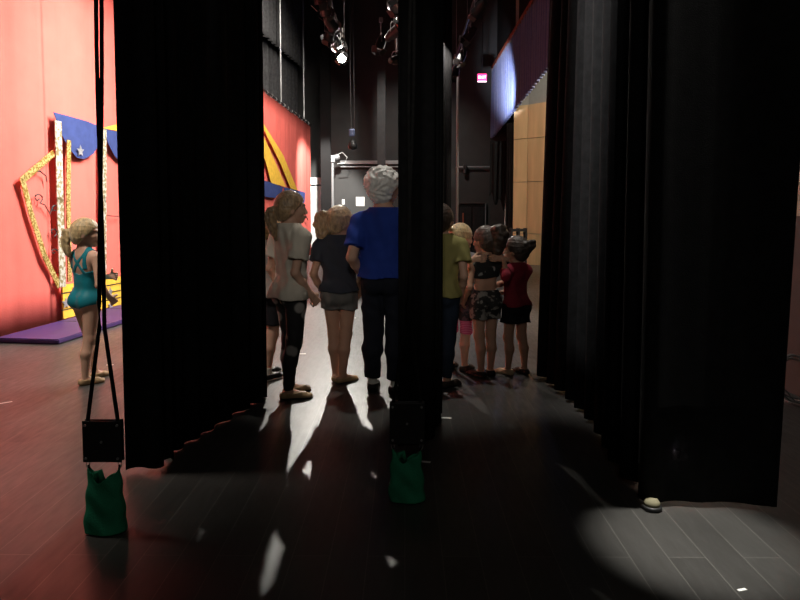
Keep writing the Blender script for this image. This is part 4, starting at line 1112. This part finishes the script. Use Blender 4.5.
# ------------------------------------------------------------------ lights
def spot(name, loc, target, energy, size, blend, color=(1, 1, 1), radius=.08):
    l = bpy.data.lights.new(name, 'SPOT'); l.energy = energy; l.spot_size = R(size); l.spot_blend = blend; l.color = color; l.shadow_soft_size = radius
    o = bpy.data.objects.new(name, l); COL.objects.link(o); o.location = loc
    o.rotation_euler = (Vector(target) - Vector(loc)).to_track_quat('-Z', 'Y').to_euler(); return o
def area(name, loc, target, energy, sx, sy, color=(1, 1, 1), spread=85):
    l = bpy.data.lights.new(name, 'AREA'); l.energy = energy; l.shape = 'RECTANGLE'; l.size = sx; l.size_y = sy; l.color = color; l.spread = R(spread)
    o = bpy.data.objects.new(name, l); COL.objects.link(o); o.location = loc
    o.rotation_euler = (Vector(target) - Vector(loc)).to_track_quat('-Z', 'Y').to_euler(); return o
kl = Vector((K.x, 12.5, K.z - .02))
spot('key_lamp', kl, (-.1, 4.2, .6), 3700, 64, .35, (1, .95, .86), .07)
# overhead border lights washing the backdrop
area('backdrop_wash_near', (-.8, 7.6, 5.1), (-4.1, 7.8, 1.3), 175, .5, 2.5, (1, .93, .86))
area('backdrop_wash_far', (-.4, 14.5, 6.0), (-3.3, 15.0, 2.0), 200, .5, 4, (1, .92, .84), 140)
spot('valance_lamp', (1.5, 14.8, 3.6), (2.72, 17.0, 4.6), 1000, 44, 1.0, (.8, .85, 1), .08)
spot('house_wood_fill', (4.6, 10.5, 5.5), (3.3, 16.0, 2.4), 950, 60, .6, (1, .9, .75), .15)  # unseen fill added to brighten the wooden wall
spot('door_lamp', (-1.9, 17.0, 4.6), (-2.6, 20.0, .9), 1700, 50, .5, (1, .97, .92), .1)
spot('far_wall_lamp', (.2, 17.0, 5.5), (.0, 20.2, 1.8), 170, 100, .8, (1, .96, .9), .2)
spot('wing_lamp', (1.30, 2.81, 6.0), (1.20, 2.52, 0), 2300, 9.5, .75, (1, .97, .9), .03)
spot('people_fill', (-.1, -1.6, 3.3), (-.15, 5.0, 1.1), 120, 20, .7, (1, .93, .84), .25)  # added fill from behind the camera for the people's backs
spot('stage_floor_fill', (.6, 10.0, 8.0), (.6, 9.2, 0), 700, 52, .7, (1, .97, .92), .15)  # added fill standing in for bounce on the mid-stage floor
spot('rim_lamp', (.35, 6.1, 7.6), (.0, 5.25, .6), 600, 23, .5, (1, .95, .86), .12)
spot('apron_fill', (-3.3, 3.2, 4.6), (-2.7, 4.1, .0), 400, 60, .8, (1, .88, .78), .25)  # unseen fill put in for the teal girl and the floor around her
spot('leg_fold_fill', (-.5, 3.1, 5.9), (1.2, 4.6, 2.6), 1600, 40, .9, (1, .97, .93), .1)  # added spot that picks out the folds of the wide leg curtain
spot('leg_fold_fill', (.65, 3.3, 5.9), (-1.0, 4.6, 2.4), 700, 20, .8, (1, .97, .93), .1)  # added spot for the far folds of the leg beside the backdrop
spot('backstage_wall_fill', (1.9, 6.4, 4.6), (2.85, 4.5, 1.6), 45, 50, .6, (1, .95, .88), .1)  # made-up source, brightens the visible strip of proscenium wall
area('wing_ambient_fill', (0, -2.2, 4.5), (0, 3.0, .5), 7, .6, .6, (1, .93, .85), 150)  # faint added fill in place of ambient light, no real fitting
w = bpy.data.worlds.new('world'); scene.world = w; w.use_nodes = True
w.node_tree.nodes['Background'].inputs[0].default_value = (.01, .01, .011, 1)
w.node_tree.nodes['Background'].inputs[1].default_value = .3
vs = scene.view_settings
vs.view_transform = 'Standard'; vs.look = 'None'; vs.gamma = 1; vs.use_curve_mapping = False; vs.exposure = .45
